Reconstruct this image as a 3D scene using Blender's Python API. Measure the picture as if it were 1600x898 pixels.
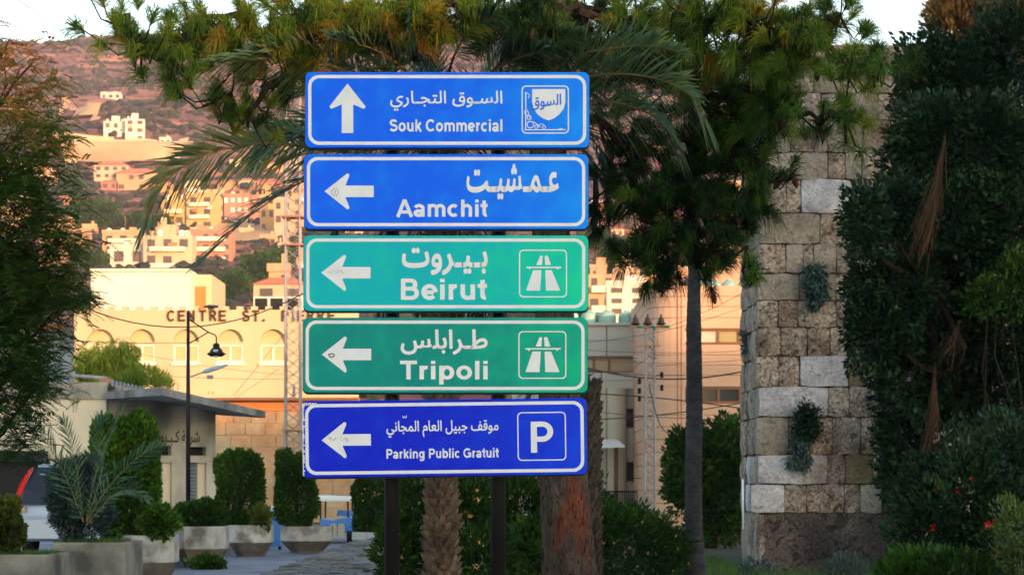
import bpy, math, random, os
import numpy as np
from mathutils import Vector, Matrix, noise as mn
random.seed(7); RNG = np.random.default_rng(11)
for o in list(bpy.data.objects): bpy.data.objects.remove(o)
sc = bpy.context.scene
C = sc.collection
R = math.radians

# ------------------------------------------------------------------ camera
F = 3400.0; HZ = 755.0; EYE = 1.6
cam = bpy.data.cameras.new('camera'); cam.sensor_width = 36; cam.lens = 36 * F / 1600
cam.shift_y = (HZ - 449) / 1600; cam.clip_end = 9000; cam.clip_start = 0.1
cam.dof.use_dof = True; cam.dof.focus_distance = 14.2; cam.dof.aperture_fstop = 8.0
co = bpy.data.objects.new('camera', cam); co.location = (0, 0, EYE); co.rotation_euler = (R(90), 0, 0)
C.objects.link(co); sc.camera = co

# ------------------------------------------------------------------ light
SUN_EL, SUN_AZ = 6.0, 35.0       # low sun behind the camera and to its right
hx, hy = math.sin(R(SUN_AZ)), -math.cos(R(SUN_AZ))
sv = Vector((hx * math.cos(R(SUN_EL)), hy * math.cos(R(SUN_EL)), math.sin(R(SUN_EL))))
w = bpy.data.worlds.new('World'); sc.world = w; w.use_nodes = True
nt = w.node_tree
sky = nt.nodes.new('ShaderNodeTexSky'); sky.sky_type = 'NISHITA'; sky.sun_disc = False
sky.sun_elevation = R(SUN_EL); sky.sun_rotation = R(180 - SUN_AZ)
sky.air_density = 1.0; sky.dust_density = 1.0; sky.ozone_density = 1.0; sky.altitude = 0
bg = nt.nodes['Background']; bg.inputs[1].default_value = 0.15
nt.links.new(sky.outputs[0], bg.inputs[0])
sl = bpy.data.lights.new('sun', 'SUN'); sl.energy = 2.0; sl.angle = R(0.5); sl.color = (.78, 0.44, 0.24)
so = bpy.data.objects.new('sun', sl); so.rotation_euler = sv.to_track_quat('Z', 'Y').to_euler(); so.location = (20, -20, 20)
C.objects.link(so)
sc.view_settings.view_transform = 'Standard'; sc.view_settings.look = 'None'
sc.view_settings.gamma = 1; sc.view_settings.exposure = 2.25

# ------------------------------------------------------------------ helpers
def P(px, py, d):
    """the point of the place that stands at distance d, seen at photo pixel (px, py)"""
    return Vector(((px - 800) / F * d, d, EYE + (HZ - py) / F * d))

def tag(o, label=None, cat=None, group=None, kind=None):
    if label: o['label'] = label
    if cat: o['category'] = cat
    if group: o['group'] = group
    if kind: o['kind'] = kind
    return o

def empty(name, loc=(0, 0, 0), label=None, cat=None, group=None):
    o = bpy.data.objects.new(name, None); o.location = loc; o.empty_display_size = 0.2
    C.objects.link(o); return tag(o, label, cat, group)

def link(name, me, parent=None, world=True):
    o = bpy.data.objects.new(name, me); C.objects.link(o)
    if parent is not None:
        o.parent = parent
        if world:
            # meshes are written in world space; parents are unrotated or carry their own matrix
            o.matrix_parent_inverse = world_matrix(parent).inverted()
    return o

def world_matrix(o):
    m = Matrix.LocRotScale(o.location, o.rotation_euler, o.scale)
    if o.parent is not None:
        return world_matrix(o.parent) @ o.matrix_parent_inverse @ m
    return m

class MB:
    def __init__(s): s.v = []; s.f = []; s.m = []; s.mi = 0
    def add(s, vs, fs):
        n = len(s.v); s.v.extend([tuple(v) for v in vs])
        s.f.extend([tuple(i + n for i in f) for f in fs]); s.m.extend([s.mi] * len(fs)); return s
    def box(s, lo, hi, M=None):
        x0, y0, z0 = lo; x1, y1, z1 = hi
        vs = [(x0,y0,z0),(x1,y0,z0),(x1,y1,z0),(x0,y1,z0),(x0,y0,z1),(x1,y0,z1),(x1,y1,z1),(x0,y1,z1)]
        if M is not None: vs = [tuple(M @ Vector(v)) for v in vs]
        return s.add(vs, [(0,3,2,1),(4,5,6,7),(0,1,5,4),(1,2,6,5),(2,3,7,6),(3,0,4,7)])
    def tube(s, pts, rs, n=8, cap=True):
        pts = [Vector(p) for p in pts]
        if not hasattr(rs, '__len__'): rs = [rs] * len(pts)
        base = len(s.v); ref = None; rings = []
        for i, p in enumerate(pts):
            t = (pts[min(i+1, len(pts)-1)] - pts[max(i-1, 0)]).normalized()
            if ref is None:
                ref = Vector((0, 0, 1)) if abs(t.z) < 0.9 else Vector((0, 1, 0))
            a = t.cross(ref).normalized(); b = t.cross(a).normalized(); ref = -b if False else a.cross(t).normalized()
            rings.append([p + (a * math.cos(2*math.pi*k/n) + ref * math.sin(2*math.pi*k/n)) * rs[i] for k in range(n)])
        vs = [v for r in rings for v in r]; fs = []
        for i in range(len(pts)-1):
            for k in range(n):
                k2 = (k+1) % n
                fs.append((i*n+k, i*n+k2, (i+1)*n+k2, (i+1)*n+k))
        if cap:
            fs.append(tuple(range(n))[::-1]); fs.append(tuple((len(pts)-1)*n+k for k in range(n)))
        return s.add(vs, fs)
    def prism(s, poly, y0, y1):
        """polygon in x,z extruded from y0 (front) to y1"""
        n = len(poly)
        vs = [(x, y0, z) for x, z in poly] + [(x, y1, z) for x, z in poly]
        fs = [tuple(range(n)), tuple(range(n, 2*n))[::-1]] + [(i, i+n, (i+1) % n + n, (i+1) % n) for i in range(n)]
        return s.add(vs, fs)
    def lathe(s, c, prof, n=12):
        c = Vector(c); vs = []; fs = []
        for r, z in prof:
            for k in range(n): vs.append((c.x + r*math.cos(2*math.pi*k/n), c.y + r*math.sin(2*math.pi*k/n), c.z + z))
        for i in range(len(prof)-1):
            for k in range(n): fs.append((i*n+k, i*n+(k+1) % n, (i+1)*n+(k+1) % n, (i+1)*n+k))
        fs.append(tuple(range(n))[::-1]); fs.append(tuple((len(prof)-1)*n+k for k in range(n)))
        return s.add(vs, fs)
    def build(s, name, mats, parent=None, smooth=False, M=None, world=True):
        me = bpy.data.meshes.new(name)
        vs = s.v if M is None else [tuple(M @ Vector(v)) for v in s.v]
        me.from_pydata(vs, [], s.f)
        if not isinstance(mats, (list, tuple)): mats = [mats]
        for m in mats: me.materials.append(m)
        me.polygons.foreach_set('material_index', s.m)
        if smooth: me.polygons.foreach_set('use_smooth', [True] * len(s.f))
        me.update()
        return link(name, me, parent, world)

def np_mesh(name, V, faces_n, mats, parent=None, tint=None, mi=None):
    """V (n,k,3): n separate polygons of k corners"""
    n, k, _ = V.shape
    me = bpy.data.meshes.new(name)
    me.vertices.add(n*k); me.vertices.foreach_set('co', V.reshape(-1).astype(np.float32))
    me.loops.add(n*k); me.loops.foreach_set('vertex_index', np.arange(n*k, dtype=np.int32))
    me.polygons.add(n); me.polygons.foreach_set('loop_start', np.arange(0, n*k, k, dtype=np.int32))
    if not isinstance(mats, (list, tuple)): mats = [mats]
    for m in mats: me.materials.append(m)
    if mi is not None: me.polygons.foreach_set('material_index', mi.astype(np.int32))
    if tint is not None:
        a = me.attributes.new('tint', 'FLOAT', 'POINT'); a.data.foreach_set('value', np.repeat(tint, k).astype(np.float32))
    me.update(calc_edges=True)
    return link(name, me, parent)

# ------------------------------------------------------------------ materials
def newmat(name):
    m = bpy.data.materials.new(name); m.use_nodes = True
    return m, m.node_tree, m.node_tree.nodes['Principled BSDF']

def surf(name, c1, c2=None, scale=3.0, rough=0.8, bump=0.0, bscale=20.0, rand=0.0, c3=None, s3=0.6, t3=0.6, metal=0.0, spec=0.3, detail=6.0, stretch=None, pits=0.0, pscale=12.0, w3=0.12, speck=0.0):
    """two-colour noise, a third colour in blotches, bump and per-object variation"""
    m, nt, b = newmat(name); L = nt.links.new; N = nt.nodes.new
    b.inputs['Roughness'].default_value = rough; b.inputs['Metallic'].default_value = metal
    b.inputs['Specular IOR Level'].default_value = spec
    c2 = c2 or c1
    geo = N('ShaderNodeNewGeometry'); vec = geo.outputs['Position']
    if stretch:
        mp = N('ShaderNodeMapping'); mp.inputs['Scale'].default_value = stretch; L(vec, mp.inputs[0]); vec = mp.outputs[0]
    n1 = N('ShaderNodeTexNoise'); n1.inputs['Scale'].default_value = scale; n1.inputs['Detail'].default_value = detail
    n1.inputs['Roughness'].default_value = 0.65; L(vec, n1.inputs['Vector'])
    r = N('ShaderNodeValToRGB'); r.color_ramp.elements[0].position = 0.35; r.color_ramp.elements[1].position = 0.65
    r.color_ramp.elements[0].color = (*c1, 1); r.color_ramp.elements[1].color = (*c2, 1); L(n1.outputs[0], r.inputs[0])
    col = r.outputs[0]
    if c3:
        n3 = N('ShaderNodeTexNoise'); n3.inputs['Scale'].default_value = s3; n3.inputs['Detail'].default_value = 8; L(vec, n3.inputs['Vector'])
        mr = N('ShaderNodeMapRange'); mr.inputs[1].default_value = t3 - w3; mr.inputs[2].default_value = t3 + w3; L(n3.outputs[0], mr.inputs[0])
        mx = N('ShaderNodeMix'); mx.data_type = 'RGBA'; L(mr.outputs[0], mx.inputs[0]); L(col, mx.inputs[6]); mx.inputs[7].default_value = (*c3, 1)
        col = mx.outputs[2]
    hgt = None
    if pits:
        v = N('ShaderNodeTexNoise'); v.inputs['Scale'].default_value = pscale; v.inputs['Detail'].default_value = 3; v.inputs['Distortion'].default_value = 1.2; L(vec, v.inputs['Vector'])
        mr = N('ShaderNodeMapRange'); mr.inputs[1].default_value = 0.34; mr.inputs[2].default_value = 0.44; L(v.outputs[0], mr.inputs[0])
        mr.inputs[3].default_value = 1 - pits; mr.inputs[4].default_value = 1.0
        mx = N('ShaderNodeMix'); mx.data_type = 'RGBA'; mx.blend_type = 'MULTIPLY'; mx.inputs[0].default_value = 1; L(col, mx.inputs[6]); L(mr.outputs[0], mx.inputs[7]); col = mx.outputs[2]
        hgt = mr.outputs[0]
    if speck:
        v = N('ShaderNodeTexNoise'); v.inputs['Scale'].default_value = 19; v.inputs['Detail'].default_value = 6; v.inputs['Roughness'].default_value = .75; L(vec, v.inputs['Vector'])
        mr = N('ShaderNodeMapRange'); mr.inputs[1].default_value = 0.40; mr.inputs[2].default_value = 0.58; mr.inputs[3].default_value = 1 - speck; mr.inputs[4].default_value = 1.08; L(v.outputs[0], mr.inputs[0])
        mx = N('ShaderNodeMix'); mx.data_type = 'RGBA'; mx.blend_type = 'MULTIPLY'; mx.inputs[0].default_value = 1; L(col, mx.inputs[6]); L(mr.outputs[0], mx.inputs[7]); col = mx.outputs[2]
        v = N('ShaderNodeTexNoise'); v.inputs['Scale'].default_value = 1.1; v.inputs['Detail'].default_value = 5; L(geo.outputs['Position'], v.inputs['Vector'])
        mr = N('ShaderNodeMapRange'); mr.inputs[1].default_value = 0.38; mr.inputs[2].default_value = 0.62; mr.inputs[3].default_value = .68; mr.inputs[4].default_value = 1.12; L(v.outputs[0], mr.inputs[0])
        mx = N('ShaderNodeMix'); mx.data_type = 'RGBA'; mx.blend_type = 'MULTIPLY'; mx.inputs[0].default_value = 1; L(col, mx.inputs[6]); L(mr.outputs[0], mx.inputs[7]); col = mx.outputs[2]
    if rand:
        oi = N('ShaderNodeObjectInfo'); hs = N('ShaderNodeHueSaturation')
        mr = N('ShaderNodeMapRange'); mr.inputs[3].default_value = 1 - rand; mr.inputs[4].default_value = 1 + rand
        L(oi.outputs['Random'], mr.inputs[0]); L(mr.outputs[0], hs.inputs['Value']); L(col, hs.inputs['Color']); col = hs.outputs[0]
    L(col, b.inputs['Base Color'])
    if bump:
        nb = N('ShaderNodeTexNoise'); nb.inputs['Scale'].default_value = bscale; nb.inputs['Detail'].default_value = 8; L(vec, nb.inputs['Vector'])
        h = nb.outputs[0]
        if hgt is not None:
            ad = N('ShaderNodeMath'); ad.operation = 'ADD'; L(h, ad.inputs[0]); L(hgt, ad.inputs[1]); h = ad.outputs[0]
        bp = N('ShaderNodeBump'); bp.inputs['Strength'].default_value = min(1, bump); bp.inputs['Distance'].default_value = 0.03
        L(h, bp.inputs['Height']); L(bp.outputs[0], b.inputs['Normal'])
    return m

def leafmat(name, stops, trans=0.3, rough=0.55, isl=0.35, spec=0.35):
    """colour from the 'tint' of each leaf plus a random step per leaf"""
    m, nt, b = newmat(name); L = nt.links.new; N = nt.nodes.new
    at = N('ShaderNodeAttribute'); at.attribute_name = 'tint'
    geo = N('ShaderNodeNewGeometry')
    mr = N('ShaderNodeMapRange'); mr.inputs[3].default_value = -isl/2; mr.inputs[4].default_value = isl/2; L(geo.outputs['Random Per Island'], mr.inputs[0])
    ad = N('ShaderNodeMath'); ad.operation = 'ADD'; L(at.outputs['Fac'], ad.inputs[0]); L(mr.outputs[0], ad.inputs[1])
    r = N('ShaderNodeValToRGB'); e = r.color_ramp.elements
    e[0].position = stops[0][0]; e[0].color = (*stops[0][1], 1); e[1].position = stops[-1][0]; e[1].color = (*stops[-1][1], 1)
    for p, c in stops[1:-1]:
        x = e.new(p); x.color = (*c, 1)
    L(ad.outputs[0], r.inputs[0]); L(r.outputs[0], b.inputs['Base Color'])
    b.inputs['Roughness'].default_value = rough; b.inputs['Specular IOR Level'].default_value = spec
    tr = N('ShaderNodeBsdfTranslucent'); L(r.outputs[0], tr.inputs[0])
    ms = N('ShaderNodeMixShader'); ms.inputs[0].default_value = trans; L(b.outputs[0], ms.inputs[1]); L(tr.outputs[0], ms.inputs[2])
    L(ms.outputs[0], nt.nodes['Material Output'].inputs[0])
    return m

def signpaint(name, c1, c2, cx, hw, rough=0.45):
    """coloured reflective sheeting, patches and end gradient mix fading with painted sheen"""
    m, nt, b = newmat(name); L = nt.links.new; N = nt.nodes.new
    tc = N('ShaderNodeTexCoord'); sx = N('ShaderNodeSeparateXYZ'); L(tc.outputs['Object'], sx.inputs[0])
    mr = N('ShaderNodeMapRange'); mr.inputs[1].default_value = -0.1; mr.inputs[2].default_value = 1.15; L(sx.outputs[0], mr.inputs[0])
    n1 = N('ShaderNodeTexNoise'); n1.inputs['Scale'].default_value = 6.5; n1.inputs['Detail'].default_value = 3; L(tc.outputs['Object'], n1.inputs['Vector'])
    m2 = N('ShaderNodeMapRange'); m2.inputs[1].default_value = 0.3; m2.inputs[2].default_value = 0.75; m2.inputs[3].default_value = -0.28; m2.inputs[4].default_value = 0.36; L(n1.outputs[0], m2.inputs[0])
    ad = N('ShaderNodeMath'); ad.operation = 'ADD'; ad.use_clamp = True; L(mr.outputs[0], ad.inputs[0]); L(m2.outputs[0], ad.inputs[1])  # gradient and patches put reflections into the colour, besides fading
    mx = N('ShaderNodeMix'); mx.data_type = 'RGBA'; mx.inputs[6].default_value = (*c1, 1); mx.inputs[7].default_value = (*c2, 1); L(ad.outputs[0], mx.inputs[0])
    n2 = N('ShaderNodeTexNoise'); n2.inputs['Scale'].default_value = 60; n2.inputs['Detail'].default_value = 6; L(tc.outputs['Object'], n2.inputs['Vector'])
    m3 = N('ShaderNodeMapRange'); m3.inputs[1].default_value = 0.60; m3.inputs[2].default_value = 0.75; m3.inputs[4].default_value = 0.07; L(n2.outputs[0], m3.inputs[0])
    mx2 = N('ShaderNodeMix'); mx2.data_type = 'RGBA'; L(m3.outputs[0], mx2.inputs[0]); L(mx.outputs[2], mx2.inputs[6]); mx2.inputs[7].default_value = (.35, .45, .6, 1)
    L(mx2.outputs[2], b.inputs['Base Color']); b.inputs['Roughness'].default_value = rough; b.inputs['Specular IOR Level'].default_value = .12
    n3 = N('ShaderNodeTexNoise'); n3.inputs['Scale'].default_value = 5; n3.inputs['Detail'].default_value = 2; L(tc.outputs['Object'], n3.inputs['Vector'])
    bp = N('ShaderNodeBump'); bp.inputs['Strength'].default_value = 0.25; bp.inputs['Distance'].default_value = 0.03; L(n3.outputs[0], bp.inputs['Height']); L(bp.outputs[0], b.inputs['Normal'])
    return m

M = {}
M['grass_soil'] = surf('grass_soil', (.035,.045,.02), (.06,.06,.03), 1.5, 0.95, .6, 30)
M['asphalt'] = surf('asphalt', (.16,.17,.20), (.24,.25,.29), 2.0, 0.85, .3, 60, c3=(.1,.1,.12), s3=.5, t3=.62)
M['concrete'] = surf('planter_concrete', (.36,.36,.33), (.52,.52,.49), 4.0, .9, .5, 40, rand=.12, c3=(.16,.15,.12), s3=2.2, t3=.58, w3=.08)
M['concrete_dark'] = surf('planter_concrete_stained', (.20,.19,.16), (.32,.30,.25), 3.0, .9, .35, 40, rand=.1, c3=(.08,.08,.07), s3=1.8, t3=.52)
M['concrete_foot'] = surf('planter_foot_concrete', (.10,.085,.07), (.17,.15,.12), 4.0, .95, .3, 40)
M['soil'] = surf('soil', (.05,.035,.02), (.08,.06,.04), 6, 1, .8, 30)
M['slab_concrete'] = surf('canopy_concrete', (.20,.20,.20), (.33,.33,.32), 1.2, .9, .4, 15, c3=(.10,.10,.10), s3=.9, t3=.55)
M['plaster'] = surf('old_cream_plaster', (.58,.51,.37), (.68,.61,.46), .7, .9, .2, 12, c3=(.30,.28,.22), s3=.45, t3=.62, stretch=(1,1,.35))
M['plaster_dirty'] = surf('grey_stained_render', (.40,.38,.31), (.54,.50,.41), 1.2, .9, .3, 12, c3=(.15,.15,.13), s3=1.0, t3=.5, stretch=(1,1,.5))
M['dark_void'] = surf('dark_interior', (.012,.012,.014), (.02,.02,.02), 2, .9)
M['shutter_grey'] = surf('grey_shutter_metal', (.16,.20,.25), (.22,.26,.31), 3, .5)
M['ink'] = surf('black_painted_lettering', (.035,.03,.028), (.06,.05,.045), 6, .8)
M['yellow_wall'] = surf('warm_cream_render', (.50,.40,.245), (.55,.44,.275), .5, .85, .1, 8, c3=(.45,.35,.21), s3=.25, t3=.62, stretch=(1,1,.5))
M['white_wall'] = surf('white_render', (.60,.55,.46), (.66,.61,.52), .4, .85, .1, 8)
M['ochre_wall'] = surf('orange_ochre_render', (.48,.17,.05), (.54,.20,.06), .6, .85, .1, 8)
M['window_cream'] = surf('cream_blind_glass', (.48,.36,.18), (.53,.40,.21), 1, .35)
M['frame_cream'] = surf('cream_window_frame', (.72,.66,.52), (.76,.70,.56), 1, .5)
M['brown_letter'] = surf('brown_metal_letters', (.055,.018,.010), (.085,.028,.014), 3, .6)
M['ashlar'] = surf('sandstone_ashlar', (.34,.19,.10), (.48,.29,.16), 2.2, .95, .5, 14, rand=.16, c3=(.40,.33,.22), s3=.9, t3=.55)
M['joint'] = surf('ashlar_mortar', (.45,.33,.2), (.5,.38,.25), 3, .95)
M['blue_wall'] = surf('pale_blue_grey_render', (.34,.40,.50), (.42,.48,.58), .6, .9)
M['rust_roof'] = surf('rusty_corrugated_roof', (.16,.05,.025), (.25,.09,.04), 1, .7)
M['grey_panel'] = surf('grey_beige_cladding', (.40,.38,.34), (.45,.43,.385), .5, .7, .05, 6, rand=.05)
M['peach_panel'] = surf('pink_stone_cladding', (.50,.30,.20), (.55,.34,.23), .5, .75, .05, 6, rand=.05)
M['beige_panel'] = surf('beige_stone_cladding', (.42,.37,.29), (.47,.42,.33), .5, .75, .05, 6, rand=.05)
M['brown_frame'] = surf('brown_window_frame', (.16,.06,.03), (.2,.08,.04), 1, .5)
def glassmat(name, c, rough=.08):
    m, nt, b = newmat(name); b.inputs['Base Color'].default_value = (*c, 1); b.inputs['Roughness'].default_value = rough
    b.inputs['Specular IOR Level'].default_value = .35; return m
M['glass_dark'] = glassmat('dark_window_glass', (.02,.025,.035))
M['glass_ochre'] = surf('ochre_blind_behind_glass', (.30,.21,.08), (.36,.26,.11), 1, .2, spec=.6)
M['glass_pale'] = surf('pale_blind_behind_glass', (.55,.42,.33), (.60,.46,.36), 1, .2, spec=.6)
M['brown_glass'] = surf('brown_blind_behind_glass', (.20,.13,.08), (.25,.17,.10), 1, .25, spec=.6)
M['white_metal'] = surf('galvanised_white_metal', (.24,.23,.25), (.32,.30,.31), 2, .6, c3=(.22,.12,.08), s3=2.5, t3=.66)
M['rust'] = surf('rusty_steel', (.28,.13,.07), (.38,.2,.12), 3, .8)
M['black_metal'] = surf('black_painted_steel', (.006,.006,.007), (.010,.010,.011), 4, .5, spec=.2)
M['wire'] = surf('black_cable', (.02,.02,.022), (.03,.03,.03), 4, .7)
M['lamp_glass'] = surf('lamp_glass_bowl', (.35,.42,.5), (.4,.48,.56), 4, .12, spec=.7)
M['led_head'] = surf('led_lamp_head', (.25,.38,.5), (.3,.42,.55), 4, .35)
M['tank_green'] = surf('pale_green_tank_plastic', (.22,.38,.33), (.28,.44,.38), 2, .5, rand=.1)
M['insulator'] = surf('brown_insulator', (.03,.015,.012), (.05,.02,.015), 4, .3)
M['teal_cap'] = surf('teal_ceramic', (.02,.25,.25), (.03,.3,.3), 4, .3)
M['awning'] = surf('white_awning_sheet', (.72,.72,.70), (.78,.78,.76), 2, .6)
M['wood_brown'] = surf('brown_timber', (.10,.055,.03), (.15,.08,.045), 3, .8)
M['gate_red'] = surf('dull_red_gate', (.12,.025,.02), (.16,.035,.03), 2, .7)
# tower stone
M['stone_tan'] = surf('pitted_tan_stone', (0.305,0.256,0.209), (0.482,0.416,0.349), 2.6, .95, .9, 16, rand=.14, c3=(0.171,0.132,0.099), s3=1.5, t3=.60, pits=0.64, pscale=7, speck=0.55)
M['stone_brown'] = surf('brown_weathered_stone', (0.294,0.234,0.193), (0.484,0.397,0.335), 3, .95, 1, 14, rand=.14, c3=(0.170,0.116,0.083), s3=1.8, t3=.56, pits=0.68, pscale=9, speck=0.6)
M['stone_pale'] = surf('smooth_pale_stone', (0.274,0.242,0.205), (0.352,0.316,0.272), 2, .95, .5, 12, rand=.08, c3=(0.212,0.176,0.140), s3=1.0, t3=.55, pits=0.36, pscale=6, speck=0.35)
M['stone_white'] = surf('white_limestone', (0.421,0.421,0.458), (0.499,0.499,0.544), 2.4, .9, .8, 9, rand=.05, c3=(0.319,0.256,0.192), s3=.9, t3=.58, w3=.08, pits=.3, pscale=5, speck=0.28)
M['stone_dark'] = surf('blackened_stone', (0.107,0.084,0.071), (0.196,0.161,0.134), 1.5, .95, .9, 10, rand=.1, c3=(0.054,0.046,0.050), s3=.5, t3=.5, pits=.6, pscale=4, speck=0.6)
M['stone_yellow'] = surf('ochre_stone', (0.159,0.125,0.066), (0.192,0.156,0.089), 2, .95, .7, 10, speck=0.4)
M['mortar'] = surf('dark_joint_mortar', (0.054,0.041,0.027), (0.099,0.079,0.054), 4, 1, .6, 30)
M['rubble'] = surf('low_wall_stone', (0.104,0.100,0.096), (0.208,0.200,0.184), 7, .95, 1, 30, rand=.3, c3=(0.056,0.052,0.044), s3=3, t3=.6)
# hill
M['hill'] = None
M['scrub'] = leafmat('hill_scrub', [(0,(.012,.020,.018)),(.5,(.028,.036,.026)),(1,(.08,.06,.03))], .1, .9)
M['field'] = surf('golden_dry_field', (.55,.36,.18), (.66,.45,.24), .04, 1, 0, 1, c3=(.30,.14,.08), s3=.012, t3=.66)
M['bare_soil'] = surf('bare_orange_soil', (.46,.27,.13), (.56,.35,.18), .04, 1)
def wallc(n, c): c = tuple(x*.78 for x in c); return surf(n, c, tuple(x*.8 for x in c), .05, .9, rand=.08)
HB = [wallc('hill_wall_cream', (.70,.50,.35)), wallc('hill_wall_peach', (.70,.38,.23)), wallc('hill_wall_ochre', (.72,.45,.20)), wallc('hill_wall_white', (.82,.72,.64)), wallc('hill_wall_rose', (.58,.26,.19)), wallc('hill_wall_sand', (.60,.37,.23))]
M['hill_glass'] = surf('far_window_glass', (.07,.05,.05), (.11,.08,.075), .2, .3)
M['hill_glass_white'] = surf('far_white_blind', (.72,.66,.58), (.76,.70,.6), .2, .5)
M['red_tile'] = surf('red_tiled_roof', (.46,.15,.08), (.56,.2,.11), .2, .9)
M['balcony'] = surf('balcony_slab', (.70,.60,.46), (.74,.64,.5), .2, .9)
# foliage
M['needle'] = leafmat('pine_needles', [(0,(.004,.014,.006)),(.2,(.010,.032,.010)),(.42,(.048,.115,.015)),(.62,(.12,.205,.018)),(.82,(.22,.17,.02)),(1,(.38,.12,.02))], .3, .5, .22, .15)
M['palm_leaf'] = leafmat('palm_leaflets', [(0,(.010,.030,.016)),(.25,(.03,.085,.05)),(.5,(.13,.25,.13)),(.7,(.19,.24,.09)),(1,(.40,.24,.08))], .3, .5, .3, .25)
M['rachis'] = surf('palm_midrib', (.20,.16,.05), (.32,.17,.06), 3, .5)
M['dry_frond'] = leafmat('dry_palm_fibre', [(0,(.02,.010,.004)),(.5,(.05,.024,.009)),(1,(.12,.06,.022))], .2, .8)
M['hedge_leaf'] = leafmat('hedge_leaves', [(0,(.008,.028,.004)),(.45,(.035,.10,.009)),(1,(.13,.25,.018))], .25, .5, .35, .15)
M['cypress_leaf'] = leafmat('clipped_cypress_leaves', [(0,(.006,.022,.004)),(.45,(.025,.075,.008)),(1,(.08,.18,.016))], .2, .6, .35, .15)
M['ivy_leaf'] = leafmat('dark_glossy_leaves', [(0,(.003,.012,.006)),(.4,(.009,.030,.012)),(.75,(.024,.066,.022)),(1,(.06,.13,.03))], .12, .5, .35, .18)
M['olive_leaf'] = leafmat('grey_green_leaves', [(0,(.014,.034,.032)),(.45,(.045,.085,.075)),(1,(.13,.19,.15))], .2, .5, .35, .2)
M['yellow_leaf'] = leafmat('yellow_green_leaves', [(0,(.03,.06,.01)),(.5,(.10,.14,.015)),(1,(.26,.26,.03))], .3, .5)
M['feather_leaf'] = leafmat('feathery_leaves', [(0,(.010,.03,.008)),(.3,(.03,.085,.014)),(.5,(.07,.15,.02)),(.7,(.13,.13,.025)),(1,(.46,.19,.06))], .3, .55, .25, .2)
M['bright_leaf'] = leafmat('bright_green_leaves', [(0,(.10,.17,.015)),(.5,(.24,.33,.02)),(1,(.45,.45,.05))], .35, .5)
M['brown_leaf'] = leafmat('brown_green_sprays', [(0,(.05,.05,.015)),(.5,(.15,.09,.025)),(1,(.32,.16,.05))], .2, .7)
M['petal_red'] = surf('red_petals', (.65,.02,.01), (.75,.04,.02), 5, .5)
M['petal_peach'] = surf('peach_petals', (.60,.30,.10), (.66,.38,.16), 5, .6)
M['grass'] = leafmat('grass_blades', [(0,(.02,.06,.01)),(.5,(.05,.13,.015)),(1,(.12,.2,.03))], .3, .6)
M['bark_pine'] = surf('red_brown_pine_bark', (.045,.034,.030), (.10,.075,.065), 5, .95, 1, 26, c3=(.14,.045,.026), s3=3.2, t3=.60, w3=.06, stretch=(2.6,2.6,.7), pits=.7, pscale=6)
M['bark_plate'] = surf('pine_bark_plates', (.055,.042,.038), (.12,.09,.078), 9, .95, 1, 40, c3=(.15,.05,.03), s3=4, t3=.57, w3=.06, speck=.4, stretch=(1.2,1.2,.5))
M['bark_dark'] = surf('dark_branch_bark', (.012,.008,.006), (.022,.015,.011), 6, .95, .6, 20)
M['bark_palm'] = surf('palm_boot_bark', (.09,.06,.042), (.18,.13,.095), 7, .95, .7, 30, rand=.22)
M['bark_palm_dark'] = surf('dark_palm_bark', (.035,.028,.026), (.075,.06,.05), 7, .95, .7, 30, rand=.2)
M['bark_smooth'] = surf('smooth_grey_palm_bark', (.030,.030,.037), (.062,.060,.066), 5, .95, .7, 18, stretch=(1,1,3), speck=.4)
M['cone'] = surf('pine_cone', (.055,.022,.012), (.14,.05,.024), 14, .8, 1, 60)
# sign print
M['sign_blue'] = signpaint('blue_sign_sheeting', (.0,.12,.95), (.0,.27,1.0), 0, 1)
M['sign_teal'] = signpaint('faded_teal_sign_sheeting', (.0,.42,.50), (.0,.62,.34), 0, 1)
M['sign_green'] = signpaint('green_sign_sheeting', (.0,.24,.22), (.0,.43,.25), 0, 1)
M['sign_navy'] = signpaint('deep_blue_sign_sheeting', (.0,.015,.60), (.0,.05,.78), 0, 1)
M['print'] = surf('white_sign_print', (.62,.66,.72), (.70,.74,.80), 9, .4, spec=.4)
M['print_blue'] = surf('blue_sign_print', (.0,.12,.75), (.0,.14,.8), 9, .4)
M['sign_back'] = surf('dark_sign_back', (.02,.02,.025), (.035,.035,.04), 5, .5)
M['chip'] = surf('bare_chipped_metal', (.6,.6,.6), (.75,.75,.75), 30, .5)
# vehicles
M['car_silver'] = surf('silver_car_paint', (.36,.43,.56), (.38,.45,.58), 1, .3, metal=.3, spec=.6)
M['car_light'] = glassmat('red_tail_lamp', (.60,.02,.01), .12)
M['car_lens'] = glassmat('clear_lamp_lens', (.6,.35,.28), .1)
M['tyre'] = surf('rubber', (.015,.015,.016), (.02,.02,.02), 4, .9)
M['cart_blue'] = surf('blue_cart_body', (.08,.25,.60), (.1,.3,.65), 1, .4)
M['cart_seat'] = surf('beige_vinyl_seat', (.52,.43,.30), (.56,.47,.34), 1, .5)
M['cart_roof'] = surf('cream_cart_roof', (.72,.72,.62), (.76,.76,.66), 1, .5)

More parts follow.
